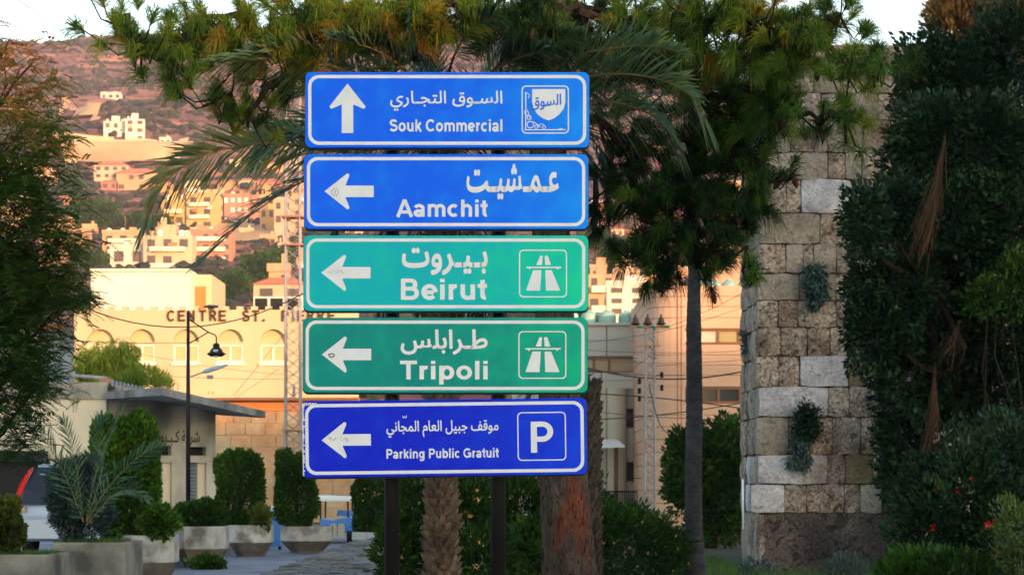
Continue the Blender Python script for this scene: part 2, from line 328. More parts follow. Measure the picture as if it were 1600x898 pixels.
# ------------------------------------------------------------------ setting: ground, hill
def interp(x, tab):
    xs = [t[0] for t in tab]; ys = [t[1] for t in tab]
    return float(np.interp(x, xs, ys))
HT = [(0,0),(130,0),(200,6),(300,22),(450,46),(600,74),(700,92),(900,134),(1000,158),(1100,183),(1250,226),(1400,272),(1520,308),(1600,330),(1700,338),(2000,250),(2600,100),(4000,0)]
def hill_z(x, y):
    z = interp(y, HT)
    f = min(1, max(0, (x-60)/190)); z *= 1 - .13*f*f*(3-2*f)*min(1, y/1400)
    if y > 180:
        k = min(1, (y-180)/600)
        z += k * (26*mn.noise(Vector((x/310, y/260, 1.3))) + 11*mn.noise(Vector((x/95, y/80, 4.1))) + 3.5*mn.noise(Vector((x/30, y/26, 7.7))))
        # terraces
        z += k * 1.6 * math.sin(z * .55)
    return z
def hill_hit(px, py):
    """where the ray through the pixel meets the hillside"""
    lo = 180
    for i in range(900):
        d = 180 + i*1.9
        p = P(px, py, d)
        if hill_z(p.x, p.y) >= p.z: return p
    return P(px, py, 1600)
def build_ground():
    me = MB()
    me.box((-700, -600, -1.0), (700, 200, 0))
    o = me.build('ground', M['grass_soil']); tag(o, kind='structure')
    xs = np.concatenate([np.linspace(-900, -420, 14), np.linspace(-400, 400, 161), np.linspace(420, 900, 14)])
    ys = np.concatenate([np.linspace(196, 1000, 200), np.linspace(1006, 1720, 120), np.linspace(1800, 4000, 18)])
    V = [(x, y, hill_z(x, y)) for y in ys for x in xs]; nx = len(xs)
    Fc = [(j*nx+i, j*nx+i+1, (j+1)*nx+i+1, (j+1)*nx+i) for j in range(len(ys)-1) for i in range(nx-1)]
    # hill material: scrub, soil bands, bare patches; purple haze painted into the base
    m, nt, b = newmat('hillside_scrub_and_soil'); L = nt.links.new; N = nt.nodes.new
    b.inputs['Roughness'].default_value = 1; b.inputs['Specular IOR Level'].default_value = 0
    geo = N('ShaderNodeNewGeometry')
    def noise(s, det, st=(1,1,1)):
        mp = N('ShaderNodeMapping'); mp.inputs['Scale'].default_value = st; L(geo.outputs['Position'], mp.inputs[0])
        n = N('ShaderNodeTexNoise'); n.inputs['Scale'].default_value = s; n.inputs['Detail'].default_value = det; n.inputs['Roughness'].default_value = .7; L(mp.outputs[0], n.inputs['Vector']); return n.outputs[0]
    def ramp(f, a, c):
        r = N('ShaderNodeMapRange'); r.inputs[1].default_value = a; r.inputs[2].default_value = c; L(f, r.inputs[0]); return r.outputs[0]
    def mix(f, a, c):
        x = N('ShaderNodeMix'); x.data_type = 'RGBA'; L(f, x.inputs[0])
        for v, s in ((a, 6), (c, 7)):
            if isinstance(v, tuple): x.inputs[s].default_value = (*v, 1)
            else: L(v, x.inputs[s])
        return x.outputs[2]
    base = mix(ramp(noise(.03, 8), .4, .6), (.11,.055,.065), (.21,.115,.11))
    bands = mix(ramp(noise(.011, 9, (1, 1, 9)), .50, .62), base, (.42,.19,.10))
    spots = mix(ramp(noise(.16, 6), .52, .62), bands, (.045,.045,.04))
    soil = mix(ramp(noise(.006, 6, (1, 1, 2)), .60, .68), spots, (.50,.24,.10))
    L(soil, b.inputs['Base Color'])
    g = bpy.data.meshes.new('hill'); g.from_pydata(V, [], Fc); g.materials.append(m)
    g.polygons.foreach_set('use_smooth', [True]*len(Fc))
    o = link('hill', g); tag(o, kind='structure')
    # dry field and bare cuts, draped on the slope
    def drape(name, poly, mat, n=26, lift=1.6):
        pts = [hill_hit(*p) for p in poly]
        x0 = min(p.x for p in pts); x1 = max(p.x for p in pts); y0 = min(p.y for p in pts); y1 = max(p.y for p in pts)
        def inside(x, y):
            c = False; k = len(pts)
            for i in range(k):
                a, q = pts[i], pts[(i+1) % k]
                if (a.y > y) != (q.y > y) and x < (q.x-a.x)*(y-a.y)/(q.y-a.y)+a.x: c = not c
            return c
        b = MB(); 
        for i in range(n*2):
            for j in range(n):
                xa, xb = x0+(x1-x0)*i/(2*n), x0+(x1-x0)*(i+1)/(2*n); ya, yb = y0+(y1-y0)*j/n, y0+(y1-y0)*(j+1)/n
                jx = 6*mn.noise(Vector((xa/12, ya/12, 0)))
                if inside((xa+xb)/2+jx, (ya+yb)/2+jx):
                    q = [(xa,ya),(xb,ya),(xb,yb),(xa,yb)]
                    b.add([(x, y, hill_z(x, y)+lift) for x, y in q], [(0,1,2,3)])
        if b.f: tag(b.build(name, mat), kind='structure')
    drape('dry_field', [(62,216),(290,222),(300,256),(180,262),(90,244)], M['field'])
    drape('bare_soil', [(118,186),(135,160),(160,166),(160,190),(140,196)], M['bare_soil'])
    drape('bare_soil', [(96,160),(112,158),(108,182),(98,184)], M['bare_soil'])
    drape('bare_soil', [(235,385),(440,370),(470,400),(470,375),(330,352)], M['bare_soil'])
build_ground()

def sheet(name, poly, z, mat, kind='structure'):
    b = MB(); b.add([(x, y, z) for x, y in poly], [tuple(range(len(poly)))]); return tag(b.build(name, mat), kind=kind)
sheet('path', [(-9, 6), (-3.35, 6), (-3.35, 26), (-2.9, 52), (-1.0, 62), (2, 84), (-26, 84), (-26, 30)], .012, M['asphalt'])
def parking():
    b = MB(); b.box((-26, 37.5, 0), (-6.4, 57, .34)); tag(b.build('pavement', M['asphalt']), kind='structure')
parking()

# unseen blocks added behind the viewpoint, roofline shaped to shade the street
def shade_row():
    u = Vector((math.cos(R(SUN_AZ)), math.sin(R(SUN_AZ)), 0)); h = Vector((hx, hy, 0))
    b = MB()
    segs = [(-70,-20,15.0),(-20,2,15.6),(2,11.4,8.75),(11.4,20,15.0),(20,27.5,15.2),(27.5,36,15.7),(36,52,15.4),(52,75,13.6),(75,140,14)]
    for s0, s1, H in segs:
        vs = []
        for t in (150, 162):
            for s in (s0, s1): vs.append(u*s + h*t)
        H += 125*math.tan(R(SUN_EL))
        a, c, e, g = vs
        b.add([(a.x,a.y,0),(c.x,c.y,0),(g.x,g.y,0),(e.x,e.y,0),(a.x,a.y,H),(c.x,c.y,H),(g.x,g.y,H),(e.x,e.y,H)], [(0,1,2,3),(4,7,6,5),(0,4,5,1),(1,5,6,2),(2,6,7,3),(3,7,4,0)])
    tag(b.build('wall', M['plaster']), kind='structure')  # added shade blocker, out of view
shade_row()

# ------------------------------------------------------------------ hillside houses
HBN = ['cream','peach','ochre yellow','white','rose pink','sandy']
def hill_house(x0, x1, y0, y1, ci, label, roof=None, nfl=None, cols=None, depth=.7, glass='hill_glass', yaw=0, balc=False, win=True, base=None, cat='building', group='houses on the hillside', d=None, wall=None):
    px = (x0+x1)/2
    if d is None: p = hill_hit(px, y1)
    else: p = P(px, y1, d)
    d = p.y; k = d/F; W = (x1-x0)*k; H = (y1-y0)*k; D = W*depth
    root = empty('house' if cat == 'house' else 'apartment_building', (p.x, p.y, p.z), label, cat, group)
    Mx = Matrix.Translation(p) @ Matrix.Rotation(R(yaw), 4, 'Z')
    wm = wall or HB[ci]
    b = MB(); b.box((-W/2, 0, -6 if base is None else base), (W/2, D, H), Mx)
    b.build('wall', wm, root)
    if roof == 'tile':
        r = MB(); rh = W*.16; e = W*.04
        vs = [(-W/2-e,-e,H),(W/2+e,-e,H),(W/2+e,D+e,H),(-W/2-e,D+e,H),(-W*.22,D/2,H+rh),(W*.22,D/2,H+rh)]
        r.add([Mx @ Vector(v) for v in vs], [(0,1,5,4),(2,3,4,5),(1,2,5),(3,0,4),(0,3,2,1)]); r.build('roof', M['red_tile'], root)
    elif roof == 'stair':
        r = MB(); r.box((-W*.18, D*.2, H), (W*.16, D*.7, H+2.6), Mx); r.box((-W*.4, D*.3, H), (-W*.3, D*.5, H+1.3), Mx); r.build('stair_tower', wm, root)
    else:
        r = MB(); r.box((-W/2-.15,-.15,H), (W/2+.15,.12,H+.7), Mx); r.box((W*.1, D*.3, H), (W*.25, D*.6, H+1.6), Mx); r.build('parapet', wm, root)
    if roof != 'tile' and W > 5:
        for _ in range(random.choice((1, 2, 2, 3))):
            tx = random.uniform(-W*.4, W*.4); tr_ = random.uniform(.45, .7); t_ = MB(); t_.lathe(Mx @ Vector((tx, D*random.uniform(.05,.4), H)), [(tr_,0),(tr_,1.1),(tr_*.5,1.4)], 8); t_.build('roof_tank', M['hill_glass_white'], root)
        if random.random() < .6:
            tx = random.uniform(-W*.4, W*.4); t_ = MB(); q_ = Mx @ Vector((tx, D*.3, H)); t_.tube([q_, q_+Vector((0,0,4))], .07, 4); t_.build('aerial', M['rust'], root)
        for _ in range(random.choice((0, 1, 2))):
            tx = random.uniform(-W*.35, W*.3); tz = H*random.uniform(.25,.8); t_ = MB(); t_.add([Mx @ Vector(v) for v in ((tx,-1.3,tz),(tx+W*.18,-1.3,tz),(tx+W*.18,0,tz+.7),(tx,0,tz+.7),(tx,-1.3,tz-.25),(tx+W*.18,-1.3,tz-.25))], [(0,1,2,3),(0,4,5,1)]); t_.build('awning_sheet', M[random.choice(('red_tile','hill_glass_white','bare_soil'))], root)
    if win:
        nfl = nfl or max(1, round(H/3.2)); cols = cols or max(2, round(W/3.6)); fh = H/nfl; cw = W/cols
        wb = MB(); wb.box((-.5,-.10,-.5), (.5,.12,.5)); me = None
        for f in range(nfl):
            if balc:
                bl = MB(); bl.box((-W*.36, -1.1, f*fh+.15), (W*.36, 0, f*fh+.35), Mx); bl.box((-W*.36, -1.1, f*fh+.35), (W*.36, -1.0, f*fh+1.15), Mx)
                bl.build('balcony', M['balcony'], root)
            for c in range(cols):
                if random.random() < .12: continue
                ww = cw*random.uniform(.38, .58); wh = fh*random.uniform(.42, .52)
                if me is None:
                    o = wb.build('window', M[glass], root, world=False); me = o.data
                else: o = link('window', me, root, world=False)
                o.matrix_local = Matrix.Translation((0,0,0)) @ Matrix.Rotation(R(yaw), 4, 'Z') @ Matrix.Translation((-W/2+cw*(c+.5), 0, f*fh+fh*.55)) @ Matrix.Diagonal((ww, 1.6, wh, 1))
    return root
HH = hill_house
HH(162,200,190,218,3,'white stepped villa standing above the golden dry field','stair',yaw=8)
HH(196,226,186,222,3,'white taller block joined to the stepped villa above the golden field','stair',yaw=8, group='houses on the hillside')
HH(157,189,146,156,3,'low pale house alone under the scrub high on the slope',None,cat='house')
HH(48,86,266,290,1,'orange flat-roofed house among trees left of the tiled villas','stair',balc=True,cat='house')
HH(147,200,258,292,0,'wide cream villa with shallow red roof under the dry field','tile',cat='house')
HH(182,244,270,300,1,'long peach villa with red tiled roof and pale gable','tile',cat='house')
HH(158,184,284,298,4,'small pavilion with red roof beside the long peach villa','tile',cat='house')
HH(2,44,258,348,0,'tall cream block seen through the feathery tree at the frame edge',None,balc=True)
HH(252,290,312,356,2,'ochre yellow flats with balconies under the drooping frond','stair',balc=True)
HH(290,336,304,362,2,'taller ochre flats right of the balconied flats under the frond',None,balc=True,yaw=-12)
HH(333,350,300,352,0,'narrow cream stair block beside the flats with white window grid',None)
HH(348,390,306,352,4,'flats with a grid of big white windows',None,nfl=3,cols=4,glass='hill_glass_white')
HH(389,408,308,352,4,'narrow rose red block right of the white window grid',None)
HH(406,430,304,366,2,'ochre block with dark windows left of the lattice mast','stair')
HH(428,456,312,374,0,'cream block partly behind the lattice mast',None,yaw=-10)
HH(340,368,284,298,1,'peach house with red roof, leftmost of the upper red roofs','tile',cat='house')
HH(372,400,282,296,0,'cream house with red roof in the middle of the upper red roofs','tile',cat='house')
HH(402,440,284,300,4,'rose house with red roof, rightmost of the upper red roofs','tile',cat='house')
HH(455,500,290,360,1,'peach block hidden in part by the upper blue sign',None)
HH(160,226,364,398,1,'long rose roofed flats above the white stepped block',None,balc=True)
HH(172,228,386,418,3,'white stepped block just above the crenellated building',None)
HH(224,300,368,420,0,'wide cream flats with awnings behind the roof box','stair',balc=True)
HH(298,362,362,410,4,'rose flats with long framed balcony right of the cream flats',None,nfl=3,cols=4,balc=True)
HH(62,134,356,424,5,'sandy orange unfinished block beside the feathery tree','stair')
HH(396,480,444,474,0,'pale house with red roof behind the crenellated parapet','tile',cat='house',d=170)
HH(420,452,424,446,1,'small peach upper storey of the red roofed house behind the parapet',None,cat='house',d=190,base=-2)
HH(918,962,428,490,1,'peach flats right of the teal sign above the roof tanks','stair',balc=True,d=330)
HH(948,1012,446,495,3,'white flats with two dark square windows above the roof tanks',None,nfl=3,cols=2,d=300)
HH(1006,1050,436,500,1,'peach flats with red blinds left of the pink clad building',None,d=330,balc=True)
HH(958,1000,418,450,0,'cream flats standing behind the white flats','stair',d=380)
HH(1010,1090,424,452,1,'long peach flats under the pine branches',None,d=420)
HH(640,690,400,470,1,'peach block glimpsed in the gap between the signs',None)
HH(540,600,350,372,0,'cream block glimpsed in the gap under the second sign',None)
HH(905,950,320,352,4,'rose block beside the second blue sign',None)
HH(1000,1040,380,412,0,'cream block glimpsed through the pine',None)

for i, (x, y, wpx, hpx, ci, rf, lab) in enumerate([(28,290,26,16,1,'tile','small peach house with red roof at the far left of the slope'),(110,262,16,10,0,None,'tiny cream house left of the tiled villas'),(258,300,22,14,1,'tile','small red roofed house right of the tiled villas'),(300,300,24,14,0,None,'cream house above the taller ochre flats'),
    (255,372,24,18,0,'stair','cream house between the balconied flats and the wide cream flats'),(300,378,22,14,3,None,'white house under the taller ochre flats'),(350,372,28,12,1,'tile','low peach house under the white window grid'),(385,372,22,12,0,None,'low cream house under the narrow rose block'),(420,385,26,14,1,None,'peach house right under the ochre block'),(446,395,24,16,0,'stair','cream house low beside the mast'),
    (140,372,22,18,1,None,'peach house above the unfinished block'),(100,320,18,12,4,'tile','lone rose house in the dark scrub'),(370,262,22,10,0,None,'cream house above the upper red roofs'),(430,268,24,12,1,'tile','red roofed house high beside the mast'),(455,262,18,10,0,None,'cream house high behind the mast'),
    (935,440,26,22,5,None,'sandy house right beside the teal sign'),(1060,440,24,20,0,None,'cream house left of the slim palm'),(1120,445,30,24,1,'stair','peach house right of the slim palm'),(930,360,22,14,1,None,'peach house between sign and pine'),(965,372,20,14,0,'tile','red roofed house seen under the pine'),(1045,350,24,14,1,None,'peach house high behind the pine'),(290,236,20,10,0,'tile','small house at the right end of the dry field'),(258,226,18,9,3,None,'white house just above the field edge'),
    (455,330,22,16,4,None,'rose house at the mast under the red frond'),(475,420,24,18,1,'stair','peach house right behind the mast foot'),(20,380,30,26,0,'stair','cream flats low at the left frame edge'),(88,352,22,14,5,None,'sandy house on the slope edge left')]):
    HH(x-wpx/2, x+wpx/2, y-hpx, y, ci, lab, rf, cat='house', balc=(i % 3 == 0))
# scrub of the hillside: one mass of small clumps
def scrub():
    n = 26000; V = []; T = []
    ico = [(.1,0,1),(.62,0,.8),(-.3,.55,.8),(-.35,-.5,.85)] + [(math.cos(a*1.047), math.sin(a*1.047), .35) for a in range(6)] + [(.8*math.cos(a*1.047), .8*math.sin(a*1.047), -.5) for a in range(6)]
    tri = [(0,1,2),(0,2,3),(0,3,1)] + [(1,4,5),(1,5,2),(2,5,6),(2,6,7),(2,7,3),(3,7,8),(3,8,9),(3,9,1),(1,9,4)] + [(4+i,10+i,4+(i+1)%6) for i in range(6)] + [(4+(i+1)%6,10+i,10+(i+1)%6) for i in range(6)]
    cnt = 0
    while cnt < n:
        d = 230 + (1640-230)*RNG.random()**.8; px = RNG.uniform(-60, 1660); x = (px-800)/F*d
        if d > 1100 and RNG.random() < .35: pass
        v = mn.noise(Vector((x/70, d/60, 2.2))) + .6*mn.noise(Vector((x/20, d/18, 9)))
        if v < -.12 and RNG.random() < .85: continue
        cnt += 1
        z = hill_z(x, d); r = RNG.uniform(.8, 2.5)*(.65+.40*min(1, d/900))*(1+.6*max(0, v)); s = RNG.uniform(.5, .95)
        # keep the dry field clear
        py = HZ - (z-EYE)/d*F
        if 60 < px < 300 and 212 < py < 262: continue
        if 95 < px < 162 and 158 < py < 196: continue
        a = RNG.uniform(0, 6.28); ca, sa = math.cos(a), math.sin(a)
        pts = []
        for (ax, ay, az) in ico:
            j = RNG.uniform(.65, 1.3)
            pts.append((x + (ax*ca-ay*sa)*r*j, d + (ax*sa+ay*ca)*r*j, z - .1 + az*r*s*j*1.1))
        tt = RNG.normal(.42, .2)
        for t in tri: V.append([pts[i] for i in t]); T.append(min(1, max(0, tt+RNG.normal(0,.08))))
    o = np_mesh('hillside_scrub', np.array(V), 3, M['scrub'], tint=np.array(T)); tag(o, 'dry dark scrub covering the far hillside', 'scrub', kind='stuff')
scrub()

# ------------------------------------------------------------------ lettering
AR = {'ا':(0xFE8D,0xFE8E,0,0),'ب':(0xFE8F,0xFE90,0xFE91,0xFE92),'ت':(0xFE95,0xFE96,0xFE97,0xFE98),'ج':(0xFE9D,0xFE9E,0xFE9F,0xFEA0),'ر':(0xFEAD,0xFEAE,0,0),'ز':(0xFEAF,0xFEB0,0,0),'س':(0xFEB1,0xFEB2,0xFEB3,0xFEB4),'ش':(0xFEB5,0xFEB6,0xFEB7,0xFEB8),'ط':(0xFEC1,0xFEC2,0xFEC3,0xFEC4),'ع':(0xFEC9,0xFECA,0xFECB,0xFECC),'ف':(0xFED1,0xFED2,0xFED3,0xFED4),'ق':(0xFED5,0xFED6,0xFED7,0xFED8),'ك':(0xFED9,0xFEDA,0xFEDB,0xFEDC),'ل':(0xFEDD,0xFEDE,0xFEDF,0xFEE0),'م':(0xFEE1,0xFEE2,0xFEE3,0xFEE4),'ن':(0xFEE5,0xFEE6,0xFEE7,0xFEE8),'و':(0xFEED,0xFEEE,0,0),'ي':(0xFEF1,0xFEF2,0xFEF3,0xFEF4),'ة':(0xFE93,0xFE94,0,0),'ـ':(0x640,)*4}
def arabic(s):
    out = []
    for wd in s.split(' '):
        o = []
        for i, ch in enumerate(wd):
            if ch not in AR: o.append(ch); continue
            pj = i > 0 and AR.get(wd[i-1], (0,)*4)[2] != 0
            nj = i < len(wd)-1 and wd[i+1] in AR and AR[ch][2] != 0
            t = AR[ch]; o.append(chr(t[3] if pj and nj else t[1] if pj else t[2] if nj else t[0]))
        out.append(''.join(o))
    return ' '.join(out)[::-1]
def text_shape(s, bold=.02, ar=False, boldy=None):
    """flat lettering as (verts, faces) in a unit box; thickened by stacking shifted copies"""
    c = bpy.data.curves.new('lettering', 'FONT'); c.body = arabic(s) if ar else s; c.resolution_u = 5; c.offset = -.003
    o = bpy.data.objects.new('lettering', c); C.objects.link(o)
    dg = bpy.context.evaluated_depsgraph_get(); me = bpy.data.meshes.new_from_object(o.evaluated_get(dg))
    vs = [v.co.copy() for v in me.vertices]; fs = [tuple(p.vertices) for p in me.polygons]
    bpy.data.objects.remove(o); bpy.data.curves.remove(c); bpy.data.meshes.remove(me)
    V = []; Fc = []; k = 0; by = bold if boldy is None else boldy
    offs = [(0,0)] + [(bold*a, by*q) for a, q in ((1,0),(-1,0),(0,1),(0,-1),(.75,.75),(-.75,.75),(.75,-.75),(-.75,-.75))] if bold else [(0,0)]
    for i, (dx, dy) in enumerate(offs):
        n = len(V); V += [(v.x+dx, v.y+dy, i) for v in vs]; Fc += [tuple(j+n for j in f) for f in fs]
    xs = [v[0] for v in V]; ys = [v[1] for v in V]; x0, x1, y0, y1 = min(xs), max(xs), min(ys), max(ys)
    return [((v[0]-x0)/(x1-x0), (v[1]-y0)/(y1-y0), v[2]) for v in V], Fc
def _arc(cx, cy, rx, ry, a0, a1):
    n = max(4, int(abs(a1-a0)/15)); return [(cx+rx*math.cos(R(a0+(a1-a0)*i/n)), cy+ry*math.sin(R(a0+(a1-a0)*i/n))) for i in range(n+1)]
GLY = {   # centre lines of a heavy grotesque alphabet: advance, strokes
 'o': (.61, [_arc(.305,.265,.195,.205,0,360)]), 'c': (.56, [_arc(.30,.265,.195,.205,48,312)]),
 'e': (.58, [[(.12,.255),(.43,.255)], _arc(.295,.265,.195,.205,-2,318)]),
 'a': (.575, [_arc(.265,.36,.165,.11,168,0)+[(.43,.1),(.435,.0)], _arc(.25,.15,.15,.092,0,360)]),
 'i': (.28, [[(.14,0),(.14,.53)], [(.14,.60),(.14,.72)]]), 'l': (.28, [[(.14,0),(.14,.72)]]),
 'r': (.39, [[(.14,0),(.14,.53)], _arc(.31,.31,.17,.155,175,80)]),
 'n': (.61, [[(.14,0),(.14,.53)], _arc(.305,.33,.165,.14,170,0)+[(.47,0)]]), 'h': (.61, [[(.14,0),(.14,.72)], _arc(.305,.33,.165,.14,170,0)+[(.47,0)]]),
 'm': (.89, [[(.14,0),(.14,.53)], _arc(.295,.34,.155,.13,170,0)+[(.45,0)], _arc(.605,.34,.155,.13,170,0)+[(.76,0)]]),
 'u': (.61, [[(.14,.53),(.14,.2)]+_arc(.305,.2,.165,.14,180,350), [(.47,.53),(.47,0)]]),
 'k': (.56, [[(.14,0),(.14,.72)], [(.16,.2),(.47,.54)], [(.27,.30),(.49,-.01)]]),
 't': (.34, [[(.18,.68),(.18,.17)]+_arc(.27,.15,.09,.085,180,285), [(.02,.475),(.33,.475)]]),
 'b': (.61, [[(.14,0),(.14,.72)], _arc(.33,.265,.175,.205,0,360)]), 'p': (.61, [[(.14,-.2),(.14,.53)], _arc(.33,.265,.175,.205,0,360)]),
 'g': (.61, [_arc(.28,.27,.175,.2,0,360), [(.47,.53),(.47,-.03)]+_arc(.29,-.03,.18,.12,0,-155)]),
 'S': (.67, [_arc(.33,.52,.205,.14,18,262)+_arc(.335,.215,.225,.155,88,-162)]), 'C': (.72, [_arc(.37,.36,.295,.30,42,318)]),
 'G': (.78, [_arc(.38,.36,.305,.30,42,318)+[(.655,.13)], [(.655,.05),(.655,.33),(.41,.33)]]),
 'A': (.72, [[(.06,-.01),(.36,.72)], [(.66,-.01),(.36,.72)], [(.17,.2),(.55,.2)]]),
 'B': (.72, [[(.15,0),(.15,.72)], [(.15,.66),(.40,.66)]+_arc(.40,.52,.145,.14,85,-85)+[(.15,.38)], [(.15,.379),(.42,.379)]+_arc(.43,.22,.165,.16,85,-85)+[(.15,.06)]]),
 'T': (.62, [[(.02,.66),(.60,.66)], [(.31,.66),(.31,0)]]), 'P': (.67, [[(.15,0),(.15,.72)], [(.15,.66),(.40,.66)]+_arc(.40,.495,.165,.165,85,-85)+[(.15,.33)]]),
 'E': (.66, [[(.15,0),(.15,.72)], [(.15,.655),(.62,.655)], [(.15,.37),(.57,.37)], [(.15,.065),(.62,.065)]]), 'N': (.74, [[(.13,0),(.13,.72)], [(.15,.66),(.59,.06)], [(.61,0),(.61,.72)]]),
 'R': (.72, [[(.15,0),(.15,.72)], [(.15,.66),(.42,.66)]+_arc(.42,.52,.15,.14,85,-85)+[(.15,.38)], [(.38,.37),(.62,0)]]), 'I': (.28, [[(.14,0),(.14,.72)]]), '.': (.28, [[(.14,0),(.14,.14)]]),
 ' ': (.28, [])}
def stroke_shape(s, wv=.15, track=.0):
    V = []; Fc = []; x = 0; lay = 0
    for ch in s:
        adv, st = GLY[ch]
        for pl in st:
            lay += 1; n = len(pl); closed = n > 3 and math.hypot(pl[0][0]-pl[-1][0], pl[0][1]-pl[-1][1]) < 1e-6; b0 = len(V)
            for i, (px, py) in enumerate(pl):
                a = pl[i-1] if i > 0 else (pl[-2] if closed else pl[0]); c = pl[i+1] if i < n-1 else (pl[1] if closed else pl[-1])
                d1 = Vector((px-a[0], py-a[1])); d2 = Vector((c[0]-px, c[1]-py))
                if d1.length < 1e-6: d1 = d2
                if d2.length < 1e-6: d2 = d1
                d1.normalize(); d2.normalize(); t = (d1+d2).normalized(); m = 1/max(.6, t.dot(d1)); nx, ny = -t.y*m*wv/2, t.x*m*wv/2*.92
                V += [(x+px+nx, py+ny, lay % 4), (x+px-nx, py-ny, lay % 4)]
            Fc += [(b0+2*i, b0+2*i+1, b0+2*i+3, b0+2*i+2) for i in range(n-1)]
        x += adv + track
    xs = [v[0] for v in V]; ys = [v[1] for v in V]; x0, x1, y0, y1 = min(xs), max(xs), min(ys), max(ys)
    return [((a-x0)/(x1-x0), (b-y0)/(y1-y0), c) for a, b, c in V], Fc
def put_text(mb, s, x0, x1, z0, z1, y, bold=.02, ar=False, step=.00012, fn=None, boldy=None):
    vs, fs = text_shape(s, bold, ar, boldy) if ar else stroke_shape(s)
    pts = [(x0+(x1-x0)*a, y-step*c, z0+(z1-z0)*b) for a, b, c in vs]
    if fn: pts = [fn(p) for p in pts]
    mb.add(pts, fs)

# ------------------------------------------------------------------ road signs
SD = 14.0; SK = SD/F
def rrect(x0, z0, x1, z1, r, n=6):
    pts = []
    for cx, cz, a0 in ((x1-r, z0+r, -90), (x1-r, z1-r, 0), (x0+r, z1-r, 90), (x0+r, z0+r, 180)):
        for i in range(n+1):
            a = R(a0 + 90*i/n); pts.append((cx + r*math.cos(a), cz + r*math.sin(a)))
    return pts
def ring(mb, outer, inner, y):
    n = len(outer); mb.add([(x, y, z) for x, z in outer] + [(x, y, z) for x, z in inner], [(i, (i+1) % n, (i+1) % n+n, i+n) for i in range(n)])
def flat(mb, poly, y): mb.add([(x, y, z) for x, z in poly], [tuple(range(len(poly)))])
ARW = [(0,0),(33,-26),(35.5,-28),(38.5,-27),(38.8,-24),(32.5,-9),(77,-9),(77,9),(32.5,9),(38.8,24),(38.5,27),(35.5,28.5),(33,26)]
